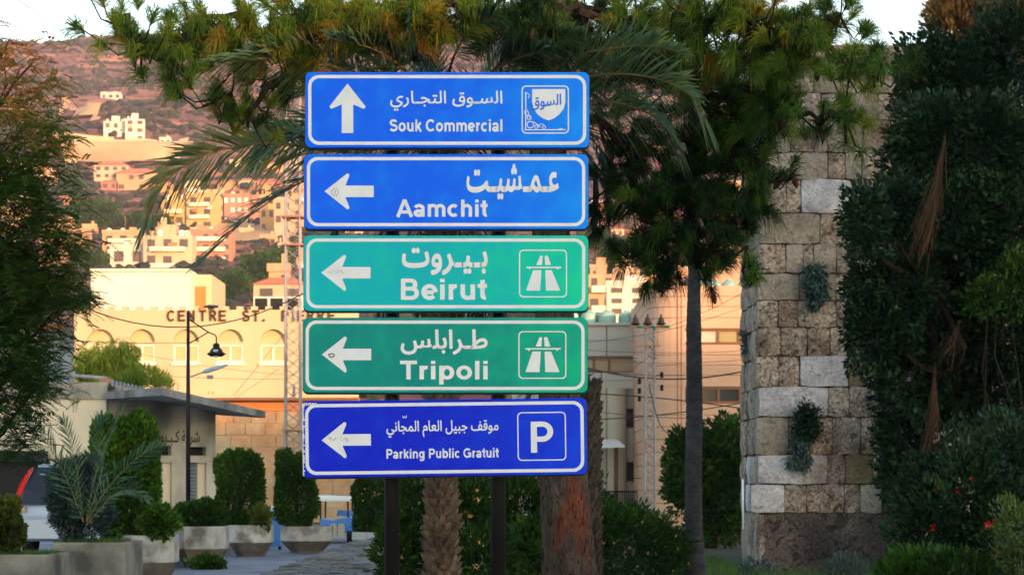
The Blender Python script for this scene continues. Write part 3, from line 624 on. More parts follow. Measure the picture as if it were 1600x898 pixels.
def road_sign(box, mat, label, tilt, arrow, texts, symbol, extra=None):
    x0, y0, x1, y1 = box; cx, cy = (x0+x1)/2, (y0+y1)/2
    loc = P(cx, cy, SD)
    root = empty('road_sign', loc, label, 'road sign', 'direction signs stacked on two black posts'); root.rotation_euler = (0, R(tilt), 0)
    def X(px): return (px-cx)*SK
    def Z(py): return (cy-py)*SK
    hw, hh = (x1-x0)/2*SK, (y1-y0)/2*SK
    def child(name, mb, m):
        o = bpy.data.objects.new(name, None); bpy.data.objects.remove(o)
        me = bpy.data.meshes.new(name); me.from_pydata(mb.v, [], mb.f); me.materials.append(m); o = bpy.data.objects.new(name, me); C.objects.link(o); o.parent = root; return o
    b = MB(); r = 9*SK
    # pressed panel: a front with softly rolled edge
    o0 = rrect(-hw, -hh, hw, hh, r); o1 = rrect(-hw+.003, -hh+.003, hw-.003, hh-.003, r-.003); n = len(o0)
    vs = [(x, .03, z) for x, z in o0] + [(x, .004, z) for x, z in o0] + [(x, 0, z) for x, z in o1]
    fs = [(i, (i+1) % n, (i+1) % n+n, i+n) for i in range(n)] + [(i+n, (i+1) % n+n, (i+1) % n+2*n, i+2*n) for i in range(n)] + [tuple(range(2*n, 3*n))]
    b.add(vs, fs); child('sign_panel', b, mat)
    b = MB(); b.prism(rrect(-hw-.004, -hh-.009, hw+.004, hh-.002, r), .0305, .05); child('back_plate', b, M['sign_back'])
    for zz in (-.12, .12):
        b = MB(); b.box((-hw+.1, .05, zz-.02), (hw-.1, .075, zz+.02)); child('rail', b, M['black_metal'])
    b = MB(); i0 = 4.5*SK; i1 = 9.6*SK
    ring(b, rrect(-hw+i0, -hh+i0, hw-i0, hh-i0, 17*SK, 10), rrect(-hw+i1, -hh+i1, hw-i1, hh-i1, 12.5*SK, 10), -.0008); child('border', b, M['print'])
    ax, ay, up = arrow; b = MB()
    if up: poly = [(X(ax+q), Z(ay+p)) for p, q in ARW]
    else: poly = [(X(ax+p), Z(ay+q)) for p, q in ARW]
    flat(b, poly, -.001); child('arrow', b, M['print'])
    for (s, ar, tx0, tx1, ty0, ty1, bold, by) in texts:
        b = MB(); put_text(b, s, X(tx0), X(tx1), Z(ty1), Z(ty0), -.001, bold, ar, boldy=by); child('lettering', b, M['print'])
    if symbol:
        kind, a0, b0, a1, b1 = symbol; b = MB()
        ring(b, rrect(X(a0), Z(b1), X(a1), Z(b0), 7*SK), rrect(X(a0+1.8), Z(b1-1.8), X(a1-1.8), Z(b0+1.8), 5.5*SK), -.001)
        child('symbol_frame', b, M['print'])
        b = MB(); ox = a0-811; oz = b0-390
        if kind == 'motorway':
            for q in ([(822,454),(833,422),(846,422),(844,454)], [(853,454),(852,422),(862,422),(875.5,454)], [(838,414),(844,399.5),(848,399.5),(847,414)], [(851,399.5),(856,399.5),(861,414),(852,414)],
                      [(822,416.6),(877,416.6),(877,418.8),(822,418.8)], [(826,418.7),(829,418.7),(829,420.6),(826,420.6)], [(870,418.7),(873,418.7),(873,420.6),(870,420.6)]):
                flat(b, [(X(p+ox), Z(z+oz)) for p, z in q][::-1], -.001)
            child('motorway_symbol', b, M['print'])
        elif kind == 'P':
            # a heavy capital P drawn as stem and bowl
            st = [(829.5,708.5),(829.5,660),(839,660),(839,708.5)]; flat(b, [(X(p), Z(z)) for p, z in st], -.001)
            c = (847.5, 675.5); R1, R2 = 15.8, 7.6
            out = [(847.5+(R1+1.2)*math.cos(R(a)), 675.7+R1*math.sin(R(a))) for a in range(-90, 91, 15)]; inn = [(847.5+(R2+.4)*math.cos(R(a)), 675.7+R2*math.sin(R(a))) for a in range(-90, 91, 15)]
            out = [(838.9, out[0][1])] + out + [(838.9, out[-1][1])]; inn = [(838.9, inn[0][1])] + inn + [(838.9, inn[-1][1])]
            m = len(out); b.add([(X(p), -.0012, Z(z)) for p, z in out] + [(X(p), -.0012, Z(z)) for p, z in inn], [(i, i+m, i+1+m, i+1) for i in range(m-1)])
            child('parking_symbol', b, M['print'])
        elif kind == 'souk':
            sh = [(831.5,139.5),(883,139.5),(883.5,160),(881,170),(874,179),(866,185),(857,188.5),(848,185),(840,179),(834,170),(831.5,160)]
            flat(b, [(X(p), Z(z)) for p, z in sh][::-1], -.001); child('shield', b, M['print'])
            b = MB()
            def fn(p): return (p[0], p[1], p[2] + (p[0]-X(850))*.10)
            put_text(b, 'السوق', X(829), X(877), Z(172), Z(149), -.0022, .022, True, fn=fn); child('lettering', b, M['print_blue'])
            b = MB()
            def line(p, q, wd):
                (ax_, az_), (bx_, bz_) = p, q; dx, dz = bx_-ax_, bz_-az_; l = math.hypot(dx, dz); nx_, nz_ = -dz/l*wd/2, dx/l*wd/2
                flat(b, [(X(ax_+nx_), Z(az_+nz_)), (X(bx_+nx_), Z(bz_+nz_)), (X(bx_-nx_), Z(bz_-nz_)), (X(ax_-nx_), Z(az_-nz_))], -.001-.0001*len(b.f) % .0009)
            def arc(c0, c1, rr, a0, a1, wd=1.1):
                pts = [(c0+rr*math.cos(R(a)), c1+rr*math.sin(R(a))) for a in np.linspace(a0, a1, 12)]
                for p, q in zip(pts, pts[1:]): line(p, q, wd)
            line((821.5,144),(821.5,203.5),1.6); line((819.5,203),(884,203),1.6); arc(828.5,195,5.2,0,360,1.4); arc(827,184,3.2,0,360); arc(838,198.5,2.8,0,360); arc(824,176,4.5,60,250)
            arc(846,200,6,180,330); arc(823,150,4,-90,60); arc(850,199,2.4,0,360); line((833,190),(845,199),1.1); line((824,172),(829,187),1.1); arc(876,205.5,4.5,220,330)
            # small eastern letterforms left of the shield, over the blue
            child('ornament', b, M['print'])
    if extra: extra(root, X, Z, child)
    return root

def dots(root, X, Z, child):
    b = MB(); c = (523.5, 300.5)
    for i in range(8):
        a = R(22+45*i); p = (c[0]+5.4*math.cos(a), c[1]+5.4*math.sin(a))
        flat(b, [(X(p[0]+1.0*math.cos(R(t))), Z(p[1]+1.0*math.sin(R(t)))) for t in range(0, 360, 60)][::-1], -.0021)
    flat(b, [(X(c[0]-.7), Z(c[1]+3)), (X(c[0]+.1), Z(c[1]+3)), (X(c[0]+1.1), Z(c[1]-3)), (X(c[0]+.3), Z(c[1]-3))], -.0021)
    o = child('sticker_dots', b, M['ink'])
def scuff(root, X, Z, child):
    b = MB(); rr = random.Random(3)
    for i in range(26):
        x = 512+rr.random()*26; y = 421+rr.random()*6; wv = .5+rr.random()*1.2
        flat(b, [(X(x-wv), Z(y+.4)), (X(x+wv), Z(y+.4)), (X(x+wv*.7), Z(y-.4)), (X(x-wv*.6), Z(y-.4))], -.0021)
    child('scuff_mark', b, M['concrete'])
def scuff4(root, X, Z, child):
    b = MB(); o = [(X(518+5.5*math.cos(R(t))*(1+.15*math.sin(t))), Z(555+3.6*math.sin(R(t)))) for t in range(0, 360, 30)]
    i_ = [(X(518+3.2*math.cos(R(t))), Z(555+1.6*math.sin(R(t)))) for t in range(0, 360, 30)]
    ring(b, o, i_, -.0021); child('scuff_mark', b, M['stone_yellow'])
def scuff5(root, X, Z, child):
    b = MB(); pl = [(629.5,648.6),(630.2,651.4),(632.2,651.6),(632.6,649),(633.2,651.6),(635.2,651.2),(635.6,648)]
    for (a0, c0), (a1, c1) in zip(pl, pl[1:]): dx, dz = a1-a0, c1-c0; l = math.hypot(dx, dz); nx, nz = -dz/l*.5, dx/l*.5; flat(b, [(X(a0+nx), Z(c0+nz)), (X(a1+nx), Z(c1+nz)), (X(a1-nx), Z(c1-nz)), (X(a0-nx), Z(c0-nz))], -.001-.0002*(len(b.f) % 3))
    child('accent_mark', b, M['print'])
    b = MB(); rr = random.Random(5)
    for i in range(30):
        x = 514+rr.random()*30; y = 679+(x-514)*.1+rr.random()*5; wv = .6+rr.random()*1.4
        flat(b, [(X(x-wv), Z(y+.4)), (X(x+wv), Z(y+.4)), (X(x+wv*.7), Z(y-.4)), (X(x-wv*.6), Z(y-.4))], -.0021)
    child('scuff_mark', b, M['concrete'])
    b = MB()   # paint chipped off along the left edge
    for i in range(34):
        y = 630+i*3.3; wv = (1.2+rr.random()*2.6)*(1.5 if i < 6 else 1)
        flat(b, [(X(472.6), Z(y+1.6)), (X(472.6+wv), Z(y+1.2)), (X(472.6+wv*1.2), Z(y-.6)), (X(472.6+wv*.5), Z(y-1.5)), (X(472.6), Z(y-1.4))], -.0011)
    for i in range(7):
        x = 475+i*3.0; flat(b, [(X(x), Z(626.6+rr.random())), (X(x+2.6), Z(626.3)), (X(x+2.2), Z(629+rr.random()*2)), (X(x+.5), Z(630+rr.random()*3))][::-1], -.0012)
    child('chipped_edge', b, M['chip'])

road_sign((477,113,920.5,231), M['sign_blue'], 'topmost blue sign with up arrow reading Souk Commercial', 0, (543,131,True),
    [('السـوق التجـاري', True, 609.5,785,142,173.5,.016,.022), ('Souk Commercial', False, 609,785,186.5,207,.034,.02)], ('souk',815,134,889,209))
road_sign((475,241,919,358), M['sign_blue'], 'second sign from the top, bright blue, reading Aamchit with left arrow', 0, (507,299,False),
    [('عـمـشيـت', True, 729,873,256,312,.022,.035), ('Aamchit', False, 619,762,311,340,.042,.028)], None, dots)
road_sign((474,368,919,486), M['sign_teal'], 'pale teal sign reading Beirut with motorway symbol and left arrow', 0, (502,426,False),
    [('بـيـروت', True, 628,762,387,430,.026,.035), ('Beirut', False, 626.5,761,435,468.5,.046,.03)], ('motorway',811,390,886,464.5), scuff)
road_sign((473,496,918,613.5), M['sign_green'], 'darker green sign reading Tripoli with motorway symbol and left arrow', 0, (503,553.5,False),
    [('طـرابلس', True, 626,762,514,554,.026,.03), ('Tripoli', False, 625,762,563,600.5,.046,.03)], ('motorway',810,517,885,591.5), scuff4)
road_sign((472.5,624,917,743.5), M['sign_navy'], 'lowest deep blue sign with letter P reading Parking Public Gratuit', -.7, (502.5,685,False),
    [('موقف جبيل العام المجاني', True, 604,779,656,682.5,.02,.022), ('Parking Public Gratuit', False, 603.5,779,700,719.5,.03,.02)], ('P',808.5,645,884.5,721), scuff5)
def sign_post(px, label):
    x = (px-800)/F*14.12; root = empty('sign_post', (x, 14.12, 0), label, 'sign post', 'black posts carrying the stacked signs')
    b = MB(); b.tube([(x, 14.14, -.1), (x, 14.14, 4.22)], .049, 20); b.build('pole', M['black_metal'], root, True)
    b = MB(); b.lathe((x, 14.14, 0), [(.12,0),(.12,.012),(.06,.014),(.055,.1)], 20); b.build('base_plate', M['black_metal'], root)
    b = MB(); b.lathe((x, 14.14, 4.22), [(.052,0),(.052,.012),(.03,.03)], 16); b.build('cap', M['black_metal'], root)
    for zz in (3.96, 3.44, 2.92, 2.4, 1.88):
        b = MB(); b.box((x-.07, 14.075, zz-.02), (x+.07, 14.2, zz+.02)); b.build('clamp', M['black_metal'], root)
sign_post(612, 'left black round post under the five signs'); sign_post(778.5, 'right black round post under the five signs')

# ------------------------------------------------------------------ building CENTRE ST. PIERRE
def centre_building():
    d = 90.0; k = d/F
    def X(px): return (px-800)*k
    def Z(py): return EYE + (HZ-py)*k
    root = empty('arched_building', (X(300), d, 0), 'golden crenellated building with arched windows and brown letters CENTRE ST.', 'building')
    zt = Z(484); zb = Z(621); xL, xR = X(116), X(560)
    # wall with real openings: columns between windows, arches cut as polygons
    wins = [(157, 21), (222, 20), (291, 20), (360, 20), (427, 20), (497, 20)]
    b = MB(); zs = Z(538); zbw = Z(566); segs = 12
    b.box((xL, d, zb), (xR, d+.3, zbw)); prev = xL
    for c, hwp in wins:
        a0, a1 = X(c-hwp), X(c+hwp); b.box((prev, d, zbw), (a0, d+.3, zt)); prev = a1
        rr = (a1-a0)/2; cxx = (a0+a1)/2; za = Z(534); rz = Z(514)-za
        b.box((a0, d+.001, zs-.0), (a1, d+.3, za))      # band between window head and lunette
        pts = [(cxx-rr*math.cos(math.pi*i/segs), za+rz*math.sin(math.pi*i/segs)) for i in range(segs+1)]
        for (xa, z1), (xb, z2) in zip(pts, pts[1:]):
            b.add([(xa,d,z1),(xb,d,z2),(xb,d,zt),(xa,d,zt),(xa,d+.25,z1),(xb,d+.25,z2)], [(0,1,2,3),(0,4,5,1)])
    b.box((prev, d, zbw), (xR, d+.3, zt))
    b.box((xL, d+.3, zb), (xL+.3, d+14, zt)); b.box((xL, d+.3, zt-.3), (xR, d+14, zt-.6))
    b.build('wall', M['yellow_wall'], root)
    for c, hwp in wins:
        a0, a1 = X(c-hwp), X(c+hwp); rr = (a1-a0)/2; cxx = (a0+a1)/2; za = Z(534); rz = Z(514)-za
        l = MB(); l.add([(cxx-rr*math.cos(math.pi*i/segs), d+.24, za+rz*math.sin(math.pi*i/segs)) for i in range(segs+1)], [tuple(range(segs+1))])
        l.build('lunette', M['window_cream'], root)
        fr = MB(); t = .07; z0, z1 = zbw, zs
        fr.box((a0, d+.03, z0), (a0+t, d+.12, z1)); fr.box((a1-t, d+.03, z0), (a1, d+.12, z1)); fr.box((a0+t, d+.03, z1-t), (a1-t, d+.12, z1)); fr.box((a0+t, d+.03, z0), (a1-t, d+.12, z0+t)); fr.box((cxx-t*.6, d+.03, z0+t), (cxx+t*.6, d+.12, z1-t))
        f = fr.build('window_frame', M['frame_cream'], root)
        for s in (0, 1):
            p = MB(); xa = a0+t if s == 0 else cxx+t*.6; xb = cxx-t*.6 if s == 0 else a1-t
            p.box((xa, d+.07, z0+t), (xb, d+.09, z1-t)); p.build('pane', M['window_cream'], f)
        s_ = MB(); s_.box((a0-.08, d-.08, z0-.12), (a1+.08, d, z0)); s_.build('sill', M['frame_cream'], root)
    # parapet teeth
    px = 122; me = None
    while px < 556:
        b = MB(); b.box((X(px), d+.002, zt), (X(px+10), d+.3, Z(478.5))); b.build('merlon', M['yellow_wall'], root); px += 22.5
    b = MB(); b.box((xL-.05, d-.06, zb-.12), (xR, d, zb)); b.build('ledge', M['brown_frame'], root)
    # letters, each on its own
    for ch, x0 in [('C',262),('E',279),('N',294),('T',312),('R',328.5),('E',343),('S',380),('T',395),('.',411),('P',441),('I',458),('E',466),('R',481),('R',497),('E',513)]:
        wd = {'I':3, '.':3}.get(ch, 10.5); b = MB()
        vs, fs = stroke_shape(ch, .125)
        x_0, x_1 = X(x0), X(x0+wd); z0 = Z(502); z1 = Z(484.5) if ch != '.' else Z(498.5)
        b.add([(x_0+(x_1-x_0)*a, d-.1-.002*c, z0+(z1-z0)*q) for a, q, c in vs], fs)
        b.add([(x_0+(x_1-x_0)*a, d-.03-.002*c, z0+(z1-z0)*q) for a, q, c in vs], fs)
        b.build('letter', M['brown_letter'], root)
    # lower orange band and big sandstone blocks
    b = MB(); b.box((X(118), d+.4, Z(641)), (xR, d+.9, zb)); b.build('orange_band', M['ochre_wall'], root)
    b = MB(); b.box((X(118), d+.5, 0), (xR, d+.9, Z(641))); b.build('block_backing', M['joint'], root)
    z = Z(641.5); row = 0
    while z > 0.6:
        h = .50; x = X(330) - random.random()*.5
        while x < xR and x < X(620):
            wv = random.uniform(.65, 1.05); q = MB(); yy = d+.47-random.random()*.05
            q.box((x+.015, yy, z-h+.015), (min(x+wv, xR)-.015, d+.56, z-.015)); q.build('stone_block', M['ashlar'], root); x += wv
        z -= h; row += 1
    # dark camera box on the parapet
    f = MB(); f.add([(X(320), d-.4, Z(482)), (X(343), d-.4, Z(482)), (X(340), d+.2, Z(476)), (X(325), d+.2, Z(475)), (X(320), d-.4, Z(479)), (X(343), d-.4, Z(479))], [(0,1,5,4),(4,5,2,3),(0,4,3),(1,2,5)]); f.build('floodlight', M['black_metal'], root)
    # roof room, set back
    d2 = 99.0; k2 = d2/F
    def X2(px): return (px-800)*k2
    def Z2(py): return EYE + (HZ-py)*k2
    b = MB(); b.box((X2(142), d2, 3), (X2(298), d2+6, Z2(421))); b.box((X2(141), d2-.12, Z2(424)), (X2(299), d2+.0, Z2(420))); b.build('roof_room', M['white_wall'], root)
    b = MB(); b.box((X2(298)+.002, d2+1.2, 3), (X2(325), d2+6, Z2(425))); b.build('side_room', M['yellow_wall'], root)
    b = MB(); b.box((X2(300), d2+1.15, 3), (X2(316), d2+1.19, Z2(444))); b.build('door', M['ochre_wall'], root)
    # dark roof openings right of it
    b = MB(); b.box((X2(396), d2, 3), (X2(475), d2+4, Z2(463))); b.build('roof_shed', M['white_wall'], root)
    for i in range(3):
        b = MB(); b.box((X2(399+i*24), d2-.05, 4), (X2(418+i*24), d2+.05, Z2(466))); b.build('opening', M['dark_void'], root)
centre_building()

def blue_building():
    d = 104.0; k = d/F
    def X(px): return (px-800)*k
    def Z(py): return EYE + (HZ-py)*k
    root = empty('blue_building', (X(90), d, 0), 'pale blue building with small battlements and arch behind the feathery tree', 'building')
    b = MB(); b.box((X(-30), d, 0), (X(116), d+8, Z(527))); b.build('wall', M['blue_wall'], root)
    for i in range(14):
        b = MB(); b.box((X(-20+i*9.6), d+.002, Z(527)), (X(-15+i*9.6), d+.3, Z(521))); b.build('merlon', M['blue_wall'], root)
    b = MB(); n = 10; b.add([(X(90)+X(809.5)*math.cos(math.pi*i/n), d-.02, Z(580)+(Z(563)-Z(580))*math.sin(math.pi*i/n)) for i in range(n+1)], [tuple(range(n+1))]); b.build('arched_window', M['shutter_grey'], root)
    b = MB(); b.add([(X(40), d-3, Z(517)), (X(118), d-3, Z(514)), (X(118), d+5, Z(500)), (X(50), d+5, Z(492))], [(0,1,2,3)]); b.box((X(40), d-3.05, Z(520)), (X(118), d-2.95, Z(514.5))); b.build('roof', M['rust_roof'], root)
blue_building()

# ------------------------------------------------------------------ low concrete shop with a canopy
def shop():
    root = empty('concrete_shop', (-9, 60, 0), 'low cream concrete shop with overhanging slab canopy and black Arabic lettering', 'building')
    A = P(253, 605, 56); Rr = P(415, 642, 62.5); Lf = P(160, 612, 60)
    # left wall
    zt = P(0, 603, 60).z
    b = MB(); x1 = P(166, 600, 60).x; b.box((-17, 60, 0), (x1, 66, zt-.35)); b.build('side_wall', M['plaster'], root)
    b = MB(); b.box((-17.1, 59.92, zt-.35), (x1+.05, 66, zt+.1)); b.build('roof_edge', M['plaster_dirty'], root)
    # canopy slab, sloping outward
    t = .20; top = [A, Rr, Vector((Rr.x-1.2, 70, Rr.z+.3)), Vector((-12.2, 70, A.z+.1)), Lf]
    b = MB(); n = len(top); b.add([tuple(v) for v in top] + [(v.x, v.y, v.z-t) for v in top], [tuple(range(n)), tuple(range(n, 2*n))[::-1]] + [(i, i+n, (i+1) % n+n, (i+1) % n) for i in range(n)]); b.build('canopy', M['slab_concrete'], root)
    # shop front, turned a little away
    p0 = P(160, 800, 60.2); p1 = P(337, 800, 62.2); p0.z = p1.z = 0
    ux = (p1-p0); Lw = ux.length; ux.normalize(); nrm = Vector((ux.y, -ux.x, 0))
    Mx = Matrix(((ux.x, -nrm.x, 0, p0.x), (ux.y, -nrm.y, 0, p0.y), (0, 0, 1, 0), (0, 0, 0, 1)))   # local x along wall, y inward
    def S(px): return (px-160)/(177)*Lw
    def Z(py): return EYE + (HZ-py)/F*61.2
    b = MB(); H = Z(640)
    b.box((0, 0, Z(697)), (Lw, .35, H+.3), Mx)           # lettered band
    for a, c in ((160,240),(267,296),(322,337)): b.box((S(a), 0, 0), (S(c), .35, Z(697)), Mx)
    for a, c in ((240,267),(296,322)): b.box((S(a), -.02, Z(722)), (S(c), .35, Z(711)), Mx)
    b.box((Lw-.35, .35, 0), (Lw, 6, H+.3), Mx); b.build('front_wall', M['plaster_dirty'], root)
    for a, c in ((240,267),(296,322)):
        b = MB(); b.box((S(a), .25, Z(711)), (S(c), .3, Z(697)), Mx); b.build('transom_opening', M['dark_void'], root)
        b = MB(); m = S(c)-S(a); b.box((S(a)+.55*m, .10, 0), (S(c), .3, Z(722)), Mx); b.build('cream_pier', M['plaster'], root)
        sh = MB(); z = Z(723)
        while z > 0.1: sh.box((S(a), .2, z-.09), (S(a)+.55*m, .23, z-.012), Mx); z -= .1
        sh.build('shutter', M['shutter_grey'], root)
    b = MB(); 
    put_text(b, 'شركة كـبـروز ال', S(226), S(311), Z(696), Z(671), -.012, .02, True, step=.001)
    b.v = [tuple(Mx @ Vector(v)) for v in b.v]; b.build('lettering', M['ink'], root)
    # junk on the roof
    b = MB(); b.tube([P(95,585,62), P(168,591,62)], .055, 8); b.tube([P(115,580,62), P(115,600,62)], .05, 6); b.build('roof_rail', M['white_metal'], root, True)
    b = MB(); b.tube([P(156,598,61), P(176,599,61)], .14, 10); b.build('drum', M['rust'], root, True)
    for i in range(9):
        b = MB(); b.tube([P(176+i*6.0,596+i*1.3,61), P(176+i*6.0,601+i*1.3,59.5)], .05, 6); b.build('roof_tile', M['slab_concrete'], root)
    for px in (325, 332, 262, 270, 278):
        b = MB(); b.tube([P(px,606+(px-253)*.13 if px>253 else 600,62.3), P(px+random.uniform(-1,2),(598 if px<300 else 612),62.3)], .012, 4); b.build('rebar', M['rust'], root)
    b = MB(); b.box((-17, 59.6, P(0,707,60).z-.2), (P(75,0,60).x, 60, P(0,707,60).z+.05)); b.build('lower_eave', M['black_metal'], root)
    b = MB(); b.box((-17, 59.93, 0), (P(73,0,60).x, 59.99, P(0,708,60).z-.2)); b.build('shop_opening', M['dark_void'], root)
shop()

# ------------------------------------------------------------------ modern buildings on the right
def window_band(root, X, Z, y, x0, x1, z0, z1, panes, frame='brown_frame'):
    fr = MB(); a, c = X(x0), X(x1); p, q = Z(z1), Z(z0); t = .09
    fr.box((a, y-.04, q-t), (c, y+.12, q)); fr.box((a, y-.04, p), (c, y+.12, p+t))
    edges = [x0] + [e for e, m in panes]
    for i, e in enumerate(edges):
        xx = X(e); fr.box((xx-(0 if i == 0 else t/2), y-.04+.001*i, p+t), (xx+(t if i == 0 else (0 if i == len(edges)-1 else t/2)), y+.12, q-t))
    f = fr.build('window_frame', M[frame], root)
    for i, (e, m) in enumerate(panes):
        b = MB(); b.box((X(edges[i])+t/2, y+.03, p+t), (X(e)-t/2, y+.06, q-t)); b.build('pane', M[m], f)
def grey_building():
    d = 88.0; k = d/F
    def X(px): return (px-800)*k
    def Z(py): return EYE + (HZ-py)*k
    root = empty('office_building', (X(950), d, 0), 'grey clad office block with round stair tower and green tanks on its roof', 'building')
    b = MB(); b.box((X(800), d+.25, 0), (X(1020), d+10, Z(507))); b.build('wall', M['grey_panel'], root)
    # cladding panels, row by row
    for (y0, y1, xs) in ((506,531,(800,846,902,948,1001)), (531.5,556,(800,846,902,948,1001)), (582,594,(800,870,940,1012)), (594.5,607,(800,870,940,1012))):
        for a, c in zip(xs, xs[1:]):
            q = MB(); q.box((X(a)+.02, d+.05, Z(y1)), (X(c)-.02, d+.249, Z(y0))); q.build('cladding_panel', M['grey_panel'], root)
    b = MB(); b.box((X(800), d-.1, Z(508)), (X(1003), d+.3, Z(504))); b.build('parapet', M['grey_panel'], root)
    window_band(root, X, Z, d+.1, 800, 1003, 557, 583, [(860,'brown_glass'),(900,'brown_glass'),(928,'brown_glass'),(952,'brown_glass'),(1003,'brown_glass')])
    b = MB(); b.lathe((X(961), d-.3, 0), [(X(817), 0), (X(817), Z(607))], 20); b.build('stair_tower', M['beige_panel'], root, False)
    b = MB(); b.box((X(905), d-.6, 0), (X(946), d+.2, Z(606))); b.build('side_bay', M['beige_panel'], root)
    for (y0, y1) in ((638,667),(722,751)):
        f = MB(); a, c = X(976), X(1006); f.box((a, d-.05, Z(y1)), (c, d+.24, Z(y1)+.06)); f.box((a, d-.05, Z(y0)-.06), (c, d+.24, Z(y0))); f.box((a, d-.05, Z(y1)+.06), (a+.06, d+.24, Z(y0)-.06)); f.box((X(991)-.03, d-.05, Z(y1)+.06), (X(991)+.03, d+.24, Z(y0)-.06)); f=f.build('window_frame', M['black_metal'], root)
        b = MB(); b.box((a+.06, d+.1, Z(y1)+.06), (c, d+.13, Z(y0)-.06)); b.build('pane', M['glass_dark'], f)
    for (y0, y1) in ((667,694),(694.5,721),(751,778)):
        b = MB(); b.box((X(976), d+.02, Z(y1)), (X(1009), d+.24, Z(y0))); b.build('cladding_panel', M['grey_panel'], root)
    # tanks on the roof
    for i, px in enumerate((892, 925, 952, 985, 1006)):
        tk = empty('water_tank', (X(px), d+2+.4*(i%2), Z(506)), ['pale green roof tank hidden in part by the signs','pale green roof tank nearest the teal sign','pale green roof tank second from the teal sign','ribbed green roof tank in the middle of the row','pale green roof tank against the pink building'][i], 'water tank', 'green tanks on the grey roof')
        r_ = X(800+14.5)-X(800); h = .62
        b = MB(); b.lathe((X(px), d+2+.4*(i%2), Z(506)), [(r_*.96,0),(r_,.05),(r_*.97,.15),(r_,.2),(r_*.97,.3),(r_,.36),(r_*.97,.46),(r_*.98,.5),(r_*.8,h),(.12,h+.06)], 18); b.build('body', M['tank_green'], tk, True)
        b = MB(); b.lathe((X(px), d+2+.4*(i%2), Z(506)+h+.06), [(.14,0),(.14,.05),(.05,.07)], 10); b.build('lid', M['tank_green'], tk)
    # terrace with railing in front
    b = MB(); b.box((X(905), d-3, 0), (X(1012), d-.7, Z(792))); b.build('terrace', M['beige_panel'], root)
    b = MB()
    for i in range(33):
        xx = X(906+i*3.2); b.tube([(xx, d-2.9, Z(792)), (xx, d-2.9, Z(767))], .018, 4)
    b.tube([(X(905), d-2.9, Z(767)), (X(1011), d-2.9, Z(767))], .03, 5); b.tube([(X(905), d-2.9, Z(789)), (X(1011), d-2.9, Z(789))], .025, 5); b.build('railing', M['black_metal'], root)
    aw = empty('awning', (X(955), d-2, Z(700)), 'white sheet awning on a brown post in front of the grey building', 'awning')
    b = MB(); b.add([(X(905), d-3.2, Z(700)), (X(970), d-3.2, Z(698)), (X(962), d-1.1, Z(687)), (X(905), d-1.1, Z(687)), (X(905), d-3.2, Z(702)), (X(970), d-3.2, Z(700.5))], [(0,1,2,3),(0,4,5,1)]); b.build('sheet', M['awning'], aw)
    b = MB(); b.box((X(955), d-2.6, Z(792)), (X(961), d-2.4, Z(699))); b.build('post', M['wood_brown'], aw)
grey_building()

